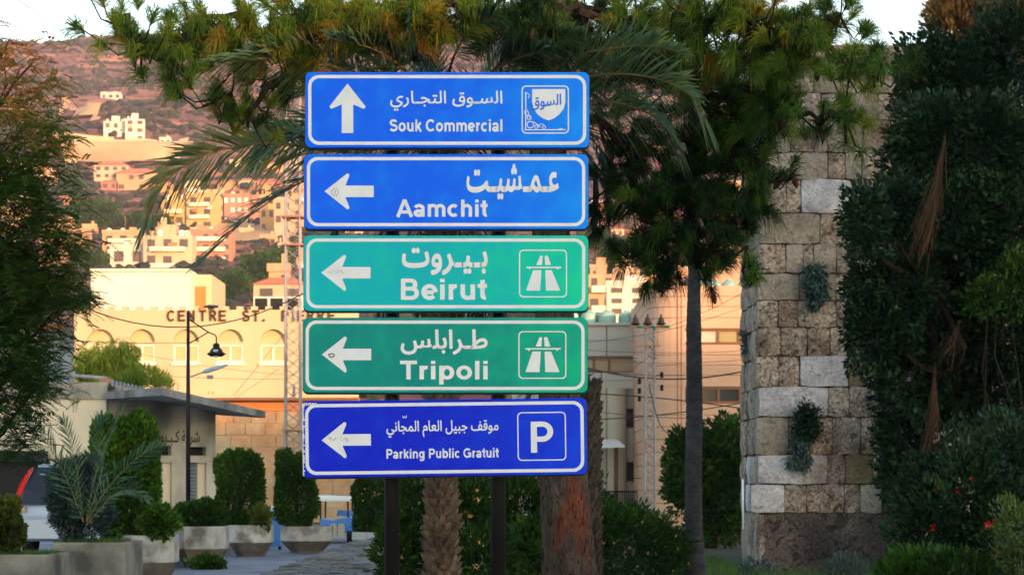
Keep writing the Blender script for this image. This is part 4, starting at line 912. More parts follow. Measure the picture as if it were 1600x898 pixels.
def pink_building():
    d = 78.0; k = d/F
    def X(px): return (px-800)*k
    def Z(py): return EYE + (HZ-py)*k
    root = empty('curved_building', (X(1090), d, 0), 'pink stone clad building with rounded corner and brown framed window bands', 'building')
    r = 1.3; x0, x1 = X(1014), X(1300); zt = Z(446)
    bands = [(0, Z(820)), ] ; b = MB()
    def shell(z0, z1, off, xa=x0, mat='peach_panel', name='wall'):
        # rounded left corner then straight front
        pts = []
        for i in range(9):
            a = R(180+90*i/8); pts.append((xa+r+r*math.cos(a)*(1-off/r), d+r+(r-off)*math.sin(a)))
        pts = [(xa+off, d+12)] + pts + [(x1, d+off)]
        q = MB(); n = len(pts)
        q.add([(x, y, z0) for x, y in pts] + [(x, y, z1) for x, y in pts], [(i, i+1, i+1+n, i+n) for i in range(n-1)])
        q.add([(x, y, z1) for x, y in pts] + [(x1, d+12, z1)], [tuple(range(n+1))]); return q.build(name, M[mat], root)
    shell(0, zt-.05, .35, mat='beige_panel', name='backing')
    # solid courses above, between and below the window bands
    rows = [(446,463),(463,479),(479,496),(496,513)]
    rows2 = [(538,554),(554,570),(570,586),(586,604)]
    rows3 = [(630,648),(648,666),(666,686),(686,706),(706,726),(726,746),(746,766),(766,786),(786,812),(812,826)]
    for rw in rows+rows2+rows3: shell(Z(rw[1])+.012, Z(rw[0])-.006, 0, name='cladding_course')
    for (a, q) in ((513,538),(604,630)):
        b = MB(); pts = []
        for i in range(9):
            an = R(180+90*i/8); pts.append((x0+r+r*math.cos(an), d+r+r*math.sin(an)))
        pts = [(x0, d+12)] + pts + [(X(1066), d)]; n = len(pts)
        b.add([(x, y, Z(q)) for x, y in pts] + [(x, y, Z(a)) for x, y in pts], [(i, i+1, i+1+n, i+n) for i in range(n-1)]); b.build('cladding_course', M['peach_panel'], root)
    window_band(root, X, Z, d+.08, 1066, 1300, 513, 538, [(1122,'glass_pale'),(1155,'glass_ochre'),(1200,'glass_ochre'),(1300,'glass_ochre')])
    window_band(root, X, Z, d+.08, 1066, 1300, 604, 630, [(1097,'glass_dark'),(1123,'glass_dark'),(1157,'glass_dark'),(1300,'glass_dark')])
    for px in (1059, 1064.5):
        b = MB(); b.box((X(px)-.012, d-.004, Z(820)), (X(px)+.012, d-.001, zt)); b.build('joint', M['brown_frame'], root)
    # taller set-back part
    d2 = 92.0; b = MB(); a = (1110-800)*d2/F
    b.box((a, d2, 0), (a+14, d2+8, EYE+(HZ-282)/F*d2)); b.build('rear_block', M['peach_panel'], root)
    for yy in range(300, 430, 17):
        zz = EYE+(HZ-yy)/F*d2; b = MB(); b.box((a, d2-.006, zz-.012), (a+14, d2-.002, zz+.012)); b.build('joint', M['beige_panel'], root)
    for i, (px, rr) in enumerate(((1104,14),(1127,13),(1152,13),(1178,12))):
        p = Vector((X(px), d+3, zt-.05)); tk = empty('water_tank', p, ['grey green tank on the pink roof nearest the thin palm','second grey green tank on the pink roof','third grey green tank on the pink roof','fourth grey green tank by the stone tower edge'][i], 'water tank', 'tanks on the pink roof')
        b = MB(); b.lathe(p, [(rr*k*.96,0),(rr*k,.06),(rr*k,.34),(rr*k*.7,.46),(.1,.5)], 16); b.build('body', M['tank_green'], tk, True)
        b = MB(); b.lathe(p+Vector((0,0,.5)), [(.11,0),(.11,.05)], 8); b.build('lid', M['tank_green'], tk)
pink_building()

# ------------------------------------------------------------------ masts, lamp, pole, wires
def lattice(px, d, y0, y1, wpx, label, name='lattice_mast', brace=17, taper=1.15, mat='white_metal'):
    k = d/F; base = P(px, y1, d); z0 = max(0, base.z) if y1 < 790 else 0; z1 = P(px, y0, d).z; x = base.x; hw = wpx*k/2
    root = empty(name, (x, d, 0), label, 'lattice mast')
    def half(z): return hw*(taper-(taper-1)*(z/z1))
    cs = [(-1,-1),(1,-1),(1,1),(-1,1)]
    for sx, sy in cs:
        b = MB(); h0, h1 = half(0), half(z1); t = .028 if wpx > 16 else .022
        b.tube([(x+sx*h0, d+hw+sy*h0, 0), (x+sx*h1, d+hw+sy*h1, z1)], t*1.25, 5); b.build('leg', M[mat], root)
    st = brace*k; n = int(z1/st); b = MB()
    for i in range(n):
        za, zb = i*st, (i+1)*st; ha, hb = half(za), half(zb)
        for f_ in range(4):
            (ax, ay), (cx, cy) = cs[f_], cs[(f_+1) % 4]
            b.tube([(x+ax*ha, d+hw+ay*ha, za), (x+cx*hb, d+hw+cy*hb, zb)], .010, 4, False)
            b.tube([(x+cx*ha, d+hw+cy*ha, za), (x+ax*hb, d+hw+ay*hb, zb)], .010, 4, False)
    b.build('bracing', M[mat], root)
    return root, x, half
rt, lx, _ = lattice(457, 72, 150, 800, 21, 'tall white lattice mast left of the signs')
for yy in (338, 382, 672):
    p = P(457, yy, 72); b = MB(); b.box((p.x-.36, 71.9, p.z-.03), (p.x+.36, 72.6, p.z+.03)); b.build('cross_arm', M['rust'], rt)
for yy in (488, 610):
    p = P(460, yy, 72); b = MB(); b.lathe((p.x, 71.85, p.z-.2), [(.03,0),(.06,.05),(.04,.1),(.06,.15),(.04,.2),(.06,.25),(.03,.35)], 8); b.build('insulator', M['white_metal'], rt)

def street_lamp():
    d = 50.0; base = P(294, 0, d); x = base.x
    root = empty('street_lamp', (x, d, 0), 'black street lamp with bell lantern on curved bracket and a small white arm light', 'street lamp')
    z = lambda py: EYE+(HZ-py)/F*d
    X = lambda px: (px-800)/F*d
    b = MB(); b.tube([(x,d,0),(x,d,z(640)),(x,d,z(487))], [.058,.05,.034], 12); b.build('pole', M['black_metal'], root, True)
    b = MB(); b.tube([(x,d,z(498)),(X(305),d,z(505)),(X(318),d,z(514)),(X(326),d,z(519)),(X(336),d,z(523)),(X(338),d,z(526)),(X(338),d,z(536))], .018, 6); b.tube([(x,d,z(537)),(X(312),d,z(527)),(X(325),d,z(519))], .016, 6); b.tube([(x,d,z(500)),(X(298),d,z(493)),(X(303),d,z(498)),(X(299),d,z(503))], .008, 5); b.build('bracket', M['black_metal'], root)
    b = MB(); k = d/F
    b.lathe((X(338), d, z(557)), [(9*k,0),(15.5*k,4.2*k),(11*k,7*k),(8.5*k,12*k),(5.5*k,14*k),(5.5*k,19*k),(3*k,21*k)], 16); b.build('lantern', M['black_metal'], root, True)
    b = MB(); b.lathe((X(338), d-.05, z(557.5)), [(3*k,-.5*k),(7*k,1*k),(8.4*k,5*k),(6.5*k,11*k)], 14); b.build('glass_bowl', M['lamp_glass'], root, True)
    b = MB(); b.tube([(x,d,z(590)),(X(312),d,z(583)),(X(322),d,z(580))], .02, 6); b.build('side_arm', M['white_metal'], root)
    b = MB(); p0 = Vector((X(318), d-.1, z(581.5))); p1 = Vector((X(357), d-.1, z(570))); b.tube([p0, p0.lerp(p1,.15), p0.lerp(p1,.7), p1], [.03,.055,.045,.02], 8); b.build('led_head', M['led_head'], root, True)
    b = MB(); b.box((X(324), d-.1, z(592)), (X(333), d, z(586))); b.build('sensor_box', M['shutter_grey'], root)
street_lamp()

rt, ux_, _ = lattice(1016, 62, 512, 812, 13, 'white lattice utility pole with three dark insulators on its crossarm', name='utility_pole', brace=14, taper=1.3)
def pole_top():
    d = 61.9; k = d/F; z = lambda py: EYE+(HZ-py)*k; X = lambda px: (px-800)*k
    b = MB(); b.box((X(985), d, z(512)), (X(1046), d+.1, z(508))); b.build('cross_arm', M['rust'], rt)
    b = MB(); b.box((X(988), d, z(541)), (X(1032), d+.08, z(539))); b.box((X(988), d, z(539)), (X(989.5), d+.08, z(531))); b.box((X(1027), d, z(539)), (X(1028.5), d+.08, z(531))); b.build('cross_arm', M['rust'], rt)
    for px in (993, 1012, 1033):
        b = MB(); b.lathe((X(px), d+.05, z(508)), [(.05,0),(.13,.03),(.14,.07),(.08,.09),(.11,.12),(.07,.16),(.09,.19),(.03,.24),(.02,.32)], 10); b.build('insulator', M['insulator'], rt, True)
    for px in (1000, 1021, 1042):
        b = MB(); b.lathe((X(px), d-.05, z(512)), [(.03,0),(.08,.02),(.07,.06),(.02,.08)], 8); b.build('insulator', M['teal_cap'], rt, True)
    for px, py in ((993,565),(1024,560),(999,600),(1034,590),(1034,610),(999,615),(999,627)):
        b = MB(); b.lathe((X(px), d, z(py)), [(.03,0),(.06,.03),(.04,.08),(.06,.12),(.03,.17)], 8); b.build('insulator', M['white_metal'] if py < 580 else M['black_metal'], rt)
pole_top()

def cable(pts, r, label, d0, d1=None, sag=0, n=14):
    """pts: photo pixels of two or three points of a hanging cable"""
    d1 = d1 or d0; q = []
    for i in range(n+1):
        t = i/n
        if len(pts) == 3:
            a, m, c = pts; tm = (m[0]-a[0])/(c[0]-a[0]); x = a[0]+(c[0]-a[0])*t
            y = a[1]*(t-tm)*(t-1)/((0-tm)*(0-1)) + m[1]*t*(t-1)/(tm*(tm-1)) + c[1]*t*(t-tm)/(1*(1-tm))
        else: x = pts[0][0]+(pts[1][0]-pts[0][0])*t; y = pts[0][1]+(pts[1][1]-pts[0][1])*t + sag*4*t*(1-t)
        q.append(P(x, y, d0+(d1-d0)*t))
    b = MB(); b.tube(q, r, 5, False); tag(b.build('cable', M['wire']), label, 'cable')
cable([(126,478),(290,511),(505,440)], .018, 'black cable sagging in front of the CENTRE letters', 60, 64)
cable([(0,520),(294,535)], .008, 'thin wire crossing behind the street lamp bracket', 62, 62, 6)
cable([(100,575),(460,592)], .007, 'thin wire low in front of the arched windows', 75, 75, 5)
cable([(230,555),(460,586)], .006, 'faint wire below the arched windows towards the mast', 74, 74, 4)
cable([(445,520),(365,618)], .007, 'thin wire slanting down from the mast to the canopy end', 72, 63)
cable([(435,576),(340,640)], .006, 'lower thin wire slanting from the mast', 72, 63)
cable([(905,571),(1060,592),(1160,580)], .022, 'thick black cable curving across the pink building under its window', 66, 66)
cable([(905,577),(1070,586)], .012, 'cable just under the thick one', 67, 66, 3)
cable([(905,614),(1160,638)], .018, 'black cable crossing the lower window of the pink building', 64, 64, -4)
cable([(905,656),(1160,629)], .016, 'black cable rising to the right by the utility pole', 64, 64, 5)
cable([(905,640),(1160,655)], .009, 'thin cable low across both right buildings', 64, 64, 4)
cable([(905,535),(1010,522),(1160,480)], .008, 'thin wire rising over the pink facade', 62, 70)
cable([(905,546),(1160,548)], .007, 'thin wire level with the upper window sill', 66, 66, 4)
cable([(905,560),(1160,562)], .007, 'thin wire under the upper windows', 66, 66, 6)
cable([(1040,512),(1165,455)], .008, 'thin wire rising to the stone tower', 62, 60, 3)
cable([(1014,600),(1030,660),(1048,672)], .014, 'loose cable drooping beside the utility pole', 61.5, 61)
cable([(20,-5),(110,60),(170,110)], .014, 'overhead line crossing the sky at the top corner', 60, 120)
cable([(80,-5),(190,75)], .010, 'second overhead line crossing the sky', 60, 120, 3)

# ------------------------------------------------------------------ stone tower
def stone(mb, p, ux, uy, nrm, w_, h, dep, rough=.02, rnd=.05, seg=(4, 3)):
    """a rough block: its face a small grid pushed in and out, edges worn round"""
    nx, nz = seg; vs = []; fs = []; sd = random.random()*50
    for j in range(nz+1):
        for i in range(nx+1):
            u = i/nx; v = j/nz
            edge = (i in (0, nx)) + (j in (0, nz)); off = 0
            if edge == 1: off = -rnd*.35
            if edge == 2: off = -rnd*.9
            uu = (u-.5)*w_; vv = (v-.5)*h
            if edge == 2: uu *= 1-.10*rnd/.05*min(.5, .25/w_)*.5; vv *= 1-.06
            uu += random.uniform(-1, 1)*rough*.6 if 0 < i < nx else random.uniform(-1,1)*.006; vv += random.uniform(-1, 1)*.012
            q = p + ux*uu + uy*vv + nrm*(off + rough*1.2*mn.noise(Vector((u*3, v*3, sd))))
            vs.append(q)
    n = len(vs)
    for j in range(nz):
        for i in range(nx): a = j*(nx+1)+i; fs.append((a, a+1, a+nx+2, a+nx+1))
    rim = [i for i in range(nx+1)] + [(j+1)*(nx+1)-1 for j in range(1, nz+1)] + [nz*(nx+1)+i for i in range(nx-1, -1, -1)] + [j*(nx+1) for j in range(nz-1, 0, -1)]
    for r in rim: vs.append(vs[r] - nrm*dep)
    for k in range(len(rim)): k2 = (k+1) % len(rim); fs.append((rim[k2], rim[k], n+k, n+k2))
    mb.add(vs, fs)
def tower():
    d = 40.0; k = d/F
    root = empty('stone_tower', (6.5, 42, 0), 'tall ancient tower of large pitted stone blocks with scattered white blocks', 'tower')
    def X(px): return (px-800)*k
    def Z(py): return EYE+(HZ-py)*k
    b = MB(); zt = Z(72)
    xl = X(1187); far = Vector((P(1157, 0, 43).x, 43, 0))
    b.add([(xl+.03, d+.07, 0), (X(1500), d+.07, 0), (X(1500), 49, 0), (far.x+.9, 49, 0), (far.x+.07, 43, 0)] + [(xl+.03, d+.07, zt-.06), (X(1500), d+.07, zt-.06), (X(1500), 49, zt-.06), (far.x+.9, 49, zt-.06), (far.x+.07, 43, zt-.06)],
          [(0,1,6,5),(1,2,7,6),(2,3,8,7),(3,4,9,8),(4,0,5,9),(5,6,7,8,9)]); b.build('mortar_core', M['mortar'], root)
    T, Bn, Pl, Wh, Dk, Ye, = 'stone_tan','stone_brown','stone_pale','stone_white','stone_dark','stone_yellow'
    rows = [
     (70,96,[1187,1238,1290,1330,1380,1425,1470],[T,Bn,T,Pl,T,T]),
     (96,146,[1187,1225,1272,1318,1362,1400,1450],[Bn,T,Pl,T,Bn,T]),
     (146,187,[1187,1245,1284,1330,1372,1420,1465],[T,Bn,T,Pl,T,Bn]),
     (187,238,[1187,1236,1272,1293,1349,1392,1440],[Pl,Bn,Pl,T,Bn,T]),
     (238,280,[1186,1217,1294,1321,1346,1382,1430],[T,Pl,Bn,Pl,T,Bn]),
     (280,333,[1186,1229,1252,1332,1358,1400,1440],[Bn,T,Wh,Bn,T,Bn]),
     (333,381,[1187,1281,1322,1344,1390,1440],[Pl,Bn,T,Bn,T]),
     (381,427,[1187,1228,1255,1271,1307,1350,1400,1440],[Bn,Pl,T,Pl,Bn,T,Bn]),
     (427,469,[1184,1249,1306,1352,1400,1440],[Pl,Pl,T,Bn,T]),
     (469,511,[1184,1216,1247,1307,1341,1384,1440],[T,Bn,T,Bn,T,Bn]),
     (511,556,[1185,1220,1262,1297,1328,1370,1410,1450],[Bn,Bn,Bn,T,T,Bn,T]),
     (556,604,[1183,1217,1250,1325,1349,1390,1440],[T,Bn,Wh,Ye,T,Bn]),
     (604,651,[1186,1294,1327,1362,1400,1440],[Wh,T,Bn,T,Bn]),
     (651,710,[1182,1232,1301,1345,1390,1440],[Pl,Bn,T,Bn,T]),
     (710,756,[1185,1292,1321,1364,1405,1450],[Wh,Bn,Ye,T,Bn]),
     (756,801,[1174,1226,1260,1319,1344,1378,1420],[Wh,T,Bn,Bn,Pl,Dk]),
     (801,928,[1189,1392,1432],[Dk,Bn]),
    ]
    X_, Y_, N_ = Vector((1,0,0)), Vector((0,0,1)), Vector((0,-1,0))
    for y0, y1, js, ms in rows:
        for a, c, m in zip(js, js[1:], ms):
            pit = m in (T, Bn); wv = (c-a)*k; h = (y1-y0)*k
            q = MB(); gap = .012 if not pit else .016
            stone(q, Vector((X((a+c)/2), d-random.uniform(0,.035)+(.0 if m != Wh else -.02), Z((y0+y1)/2))), X_, Y_, N_, wv-gap, h-gap, .15, .03 if pit else .02, .06 if pit else .04, (5, 4) if wv > .4 else (3, 4))
            q.build('stone', M[m], root)
    # left flank, receding
    fu = Vector((far.x-xl, 3, 0)); FL = fu.length; fu.normalize(); fn = Vector((-fu.y, fu.x, 0))
    if fn.x > 0: fn = -fn
    zz = 0; hs = []
    for (y0, y1, js, ms) in rows:
        z1, z0 = Z(y0), max(0, Z(y1)); n = random.choice((3, 4, 4)); cuts = [0]+sorted(random.uniform(.15,.85) for _ in range(n-1))+[1]
        cuts = [i/n + (random.uniform(-.08,.08) if 0 < i < n else 0) for i in range(n+1)]
        for a, c in zip(cuts, cuts[1:]):
            m = random.choice((T, Pl, T, Bn, T, Bn, Wh if y0 > 550 else T)); q = MB()
            stone(q, Vector((xl, d, (z0+z1)/2)) + fu*(FL*(a+c)/2) + fn*random.uniform(0,.03), fu, Y_, fn, FL*(c-a)-.02, (z1-z0)-.02, .15, .025, .05, (3, 3)); q.build('stone', M[m], root)
    # fallen-away wall running on to the right, lower
    r2 = empty('ruined_wall', (9, 41, 0), 'lower ruined wall of mixed stones behind the red flowering shrub', 'wall')
    d2 = 38.5; k2 = d2/F
    b = MB(); b.box(((1405-800)*k2, d2+.1, 0), ((1720-800)*k2, d2+1.2, EYE+(HZ-560)*k2)); b.build('mortar_core', M['mortar'], r2)
    y = 560
    while y < 920:
        hpx = random.choice((30, 36, 42)); x = 1405+random.random()*20
        while x < 1700:
            wpx = random.uniform(28, 70); q = MB()
            stone(q, Vector(((x+wpx/2-800)*k2, d2-random.uniform(0,.06), EYE+(HZ-y-hpx/2)*k2)), X_, Y_, N_, wpx*k2-.02, hpx*k2-.02, .2, .04, .06, (4, 3)); q.build('stone', M[random.choice((T, Bn, Bn, Pl, Dk, Bn))], r2); x += wpx
        y += hpx
tower()

# ------------------------------------------------------------------ foliage helpers
def rot_basis(n):
    """n random orthonormal frames"""
    a = RNG.normal(size=(n, 3)); a /= np.linalg.norm(a, axis=1, keepdims=True)
    t = RNG.normal(size=(n, 3)); b = np.cross(a, t); b /= np.linalg.norm(b, axis=1, keepdims=True)
    return a, b, np.cross(a, b)
def blob_points(blobs, n, shell=.55, noise_amp=.35, fs=1.3):
    """points in ellipsoids (centre, radii) with a ragged outline and hollow gaps"""
    vol = np.array([b[1][0]*b[1][1]*b[1][2] for b in blobs])**(2/3); vol /= vol.sum()
    out = []; outn = []
    for b, v in zip(blobs, vol):
        m = max(4, int(n*v)); u = RNG.normal(size=(m, 3)); u /= np.linalg.norm(u, axis=1, keepdims=True)
        r = RNG.random(m)**(1/3*(1-shell)+.05) ; ph = RNG.random(3)*9
        lump = 1 + noise_amp*(np.sin(u[:,0]*3.1*fs+ph[0])*np.sin(u[:,1]*2.7*fs+ph[1]) + .6*np.sin(u[:,2]*6.3*fs+ph[2])*np.sin(u[:,0]*5.1*fs+ph[1]))
        p = u*(r*lump)[:, None]*np.array(b[1]) + np.array(b[0]); out.append(p); outn.append(u)
    return np.concatenate(out), np.concatenate(outn)
def leaves(name, P0, N0, size, mat, parent, aspect=.45, up=.3, cluster=0, tint_s=.22, tint0=.45, fold=True, tintfn=None, outw=.6):
    n = len(P0); a, b, c = rot_basis(n)
    a = a*(1-outw) + N0*outw + np.array([0, 0, up]); a /= np.linalg.norm(a, axis=1, keepdims=True)
    b = np.cross(a, b); b /= np.linalg.norm(b, axis=1, keepdims=True); c = np.cross(a, b)
    s = size*RNG.uniform(.6, 1.35, n)[:, None]
    V = np.stack([P0, P0 + a*s*.5 + b*s*aspect*.5, P0 + a*s + c*s*.12, P0 + a*s*.5 - b*s*aspect*.5], 1)
    g = np.sin(P0[:,0]*2.3+1)*np.sin(P0[:,1]*2.9)*np.sin(P0[:,2]*3.1+2)
    t = tint0 + .25*g + RNG.normal(0, tint_s*.5, n)
    if tintfn is not None: t = t + tintfn(P0)
    return np_mesh(name, V, 4, mat, parent, np.clip(t, 0, 1))
def PB(px, py, d, rx, ry, rd=None):
    k = d/F; return (tuple(P(px, py, d)), (rx*k, (rd if rd is not None else max(rx, ry)*k*.8), ry*k))
def limb(mb, a, b_, r0, r1, n=6, seg=5, wob=.08):
    a = Vector(a); b_ = Vector(b_); L_ = (b_-a).length; pts = []; rs = []
    for i in range(seg+1):
        t = i/seg; p = a.lerp(b_, t); f = math.sin(math.pi*t)*wob*L_
        pts.append(p + Vector((random.uniform(-1,1)*f, random.uniform(-1,1)*f, random.uniform(-.3,1)*f*.8))); rs.append(r0+(r1-r0)*t)
    mb.tube(pts, rs, n, False); return pts
def broad_tree(name, label, cat, base, blobs, nleaf, lsize, mat, tr=.12, bark='bark_dark', group=None, aspect=.45, up=.2, shell=.5, noise_amp=.35, tint0=.45, tintfn=None, outw=.6, fork=.35):
    base = Vector(base); root = empty(name, base, label, cat, group)
    top = max(b[0][2] for b in blobs); cx = sum(b[0][0] for b in blobs)/len(blobs); cy = sum(b[0][1] for b in blobs)/len(blobs)
    fk = base.lerp(Vector((cx, cy, top)), fork); b = MB(); b.tube([base-Vector((0,0,.1)), base.lerp(fk, .5)+Vector((tr*.3,0,0)), fk], [tr*1.3, tr, tr*.8], 10, False); b.build('trunk', M[bark], root, True)
    b = MB()
    for bl in blobs:
        pts = limb(b, fk, bl[0], tr*.55, tr*.12)
        for _ in range(3):
            e = Vector(bl[0]) + Vector([random.uniform(-.7,.7)*r for r in bl[1]]); limb(b, pts[3], e, tr*.18, tr*.04, 4, 3)
    tag(b.build('branches', M[bark], root), kind='stuff')
    p, nn = blob_points(blobs, nleaf, shell, noise_amp)
    leaves('crown', p, nn, lsize, M[mat], root, aspect, up, tint0=tint0, tintfn=tintfn, outw=outw)
    return root

# ------------------------------------------------------------------ the big dark tree on the right
D = 27.0
blobs = [PB(*q) for q in [(1440,110,D,45,55),(1500,140,D,80,70),(1580,90,D,70,80),(1450,215,D-1,60,60),(1540,230,D-1,90,80),(1400,330,D-1.5,55,45),(1350,345,D-2,32,55),(1480,340,D-1,85,80),(1580,360,D-1,70,100),(1395,450,D-1,75,65),(1370,520,D-1,52,55),(1470,470,D,75,80),(1570,520,D,80,90),(1430,590,D,65,70),(1500,610,D,50,60),(1410,680,D+.5,38,60),(1590,240,D,60,90),(1400,745,D+.5,22,40),(1620,620,D,60,60),(1450,300,D+1.5,70,110),(1480,430,D+1.5,90,140)]]
broad_tree('evergreen_tree', 'large dark glossy leaved tree overhanging the stone tower', 'tree', (6.3, D+.8, 0), blobs, 105000, .085, 'ivy_leaf', .16, shell=.3, up=.05, noise_amp=.4, tint0=.42, aspect=.5)
def dry_spathe(px, py, px2, py2, d, n, label):
    a, c = P(px, py, d), P(px2, py2, d); V = []
    for i in range(n):
        t = random.random(); s = a.lerp(c, t*.6); e = c + Vector((random.gauss(0,.055), random.gauss(0,.10), random.gauss(0,.14)))
        m_ = s.lerp(e, .55) + Vector((random.gauss(0,.03), random.gauss(0,.04), -.02)) + Vector((.05, 0, 0)); f = e + Vector((random.gauss(0,.04), 0, -random.uniform(.02,.10)))
        wv = Vector((random.uniform(-1,1), random.uniform(-.5,.5), 0)).normalized()*.0028
        V += [[s+wv*.5, s-wv*.5, m_-wv, m_+wv], [m_+wv, m_-wv, e-wv, e+wv], [e+wv, e-wv, f-wv*.3, f+wv*.3]]
    o = np_mesh('dry_palm_spray', np.array([[tuple(v) for v in q] for q in V]), 4, M['dry_frond'], None, RNG.random(len(V))); tag(o, label, 'dry palm spray', 'dry brown palm sprays in the dark tree')
dry_spathe(1478,205,1440,370,24.5,110,'long dry brown spray hanging in the middle of the dark tree')
dry_spathe(1462,560,1448,700,24.6,80,'brown dry spray hanging low in the dark tree')
dry_spathe(1500,500,1475,545,24.4,24,'small reddish dry twig spray in the dark tree')
# brown-green cypress behind it, top right
broad_tree('cypress_tree', 'brown tipped cypress rising behind the dark tree', 'tree', (9.6, 38, 0), [PB(1500,25,36,42,60),(PB(1555,20,36,50,60)),PB(1465,30,36,22,28),PB(1600,30,36,40,60),PB(1510,-40,36,50,50),PB(1540,80,36,60,40)], 12000, .14, 'brown_leaf', .2, aspect=.3, up=.8, tint0=.62)

# tufts of caper growing from the tower
def wall_plant(px, py, rx, ry, d, n, label, mat, size=.09, drop=0):
    k = d/F; c = P(px, py, d); root = empty('wall_plant', c, label, 'plant', 'plants rooted in the tower stones')
    bl = [((c.x+random.uniform(-.45,.45)*rx*k, c.y-.10, c.z+random.uniform(-.6,.6)*ry*k), (rx*k*random.uniform(.4,.7), .14, ry*k*random.uniform(.35,.6))) for _ in range(5)]; p, nn = blob_points(bl, n, .3, .5); leaves('foliage', p, nn, size, M[mat], root, .3, drop, outw=.5)
    b = MB()
    for _ in range(7): limb(b, c+Vector((0,.15,ry*k*.5)), c+Vector((random.uniform(-1,1)*rx*k*.7, -.2, random.uniform(-.9,.5)*ry*k)), .012, .004, 4, 3)
    b.build('stem', M['bark_dark'], root)
wall_plant(1271,449,18,32,39.9,2200,'grey green hanging tuft high on the tower','olive_leaf',.12,-.7)
wall_plant(1257,660,26,30,39.9,1500,'dark leafy plant growing from the tower above the white blocks','ivy_leaf',.11)
wall_plant(1250,705,20,26,39.9,900,'drooping lower plant under the dark leafy one on the tower','olive_leaf',.10,-.5)
wall_plant(1165,535,7,18,42,300,'small tuft on the left flank of the tower','olive_leaf',.09,-.3)

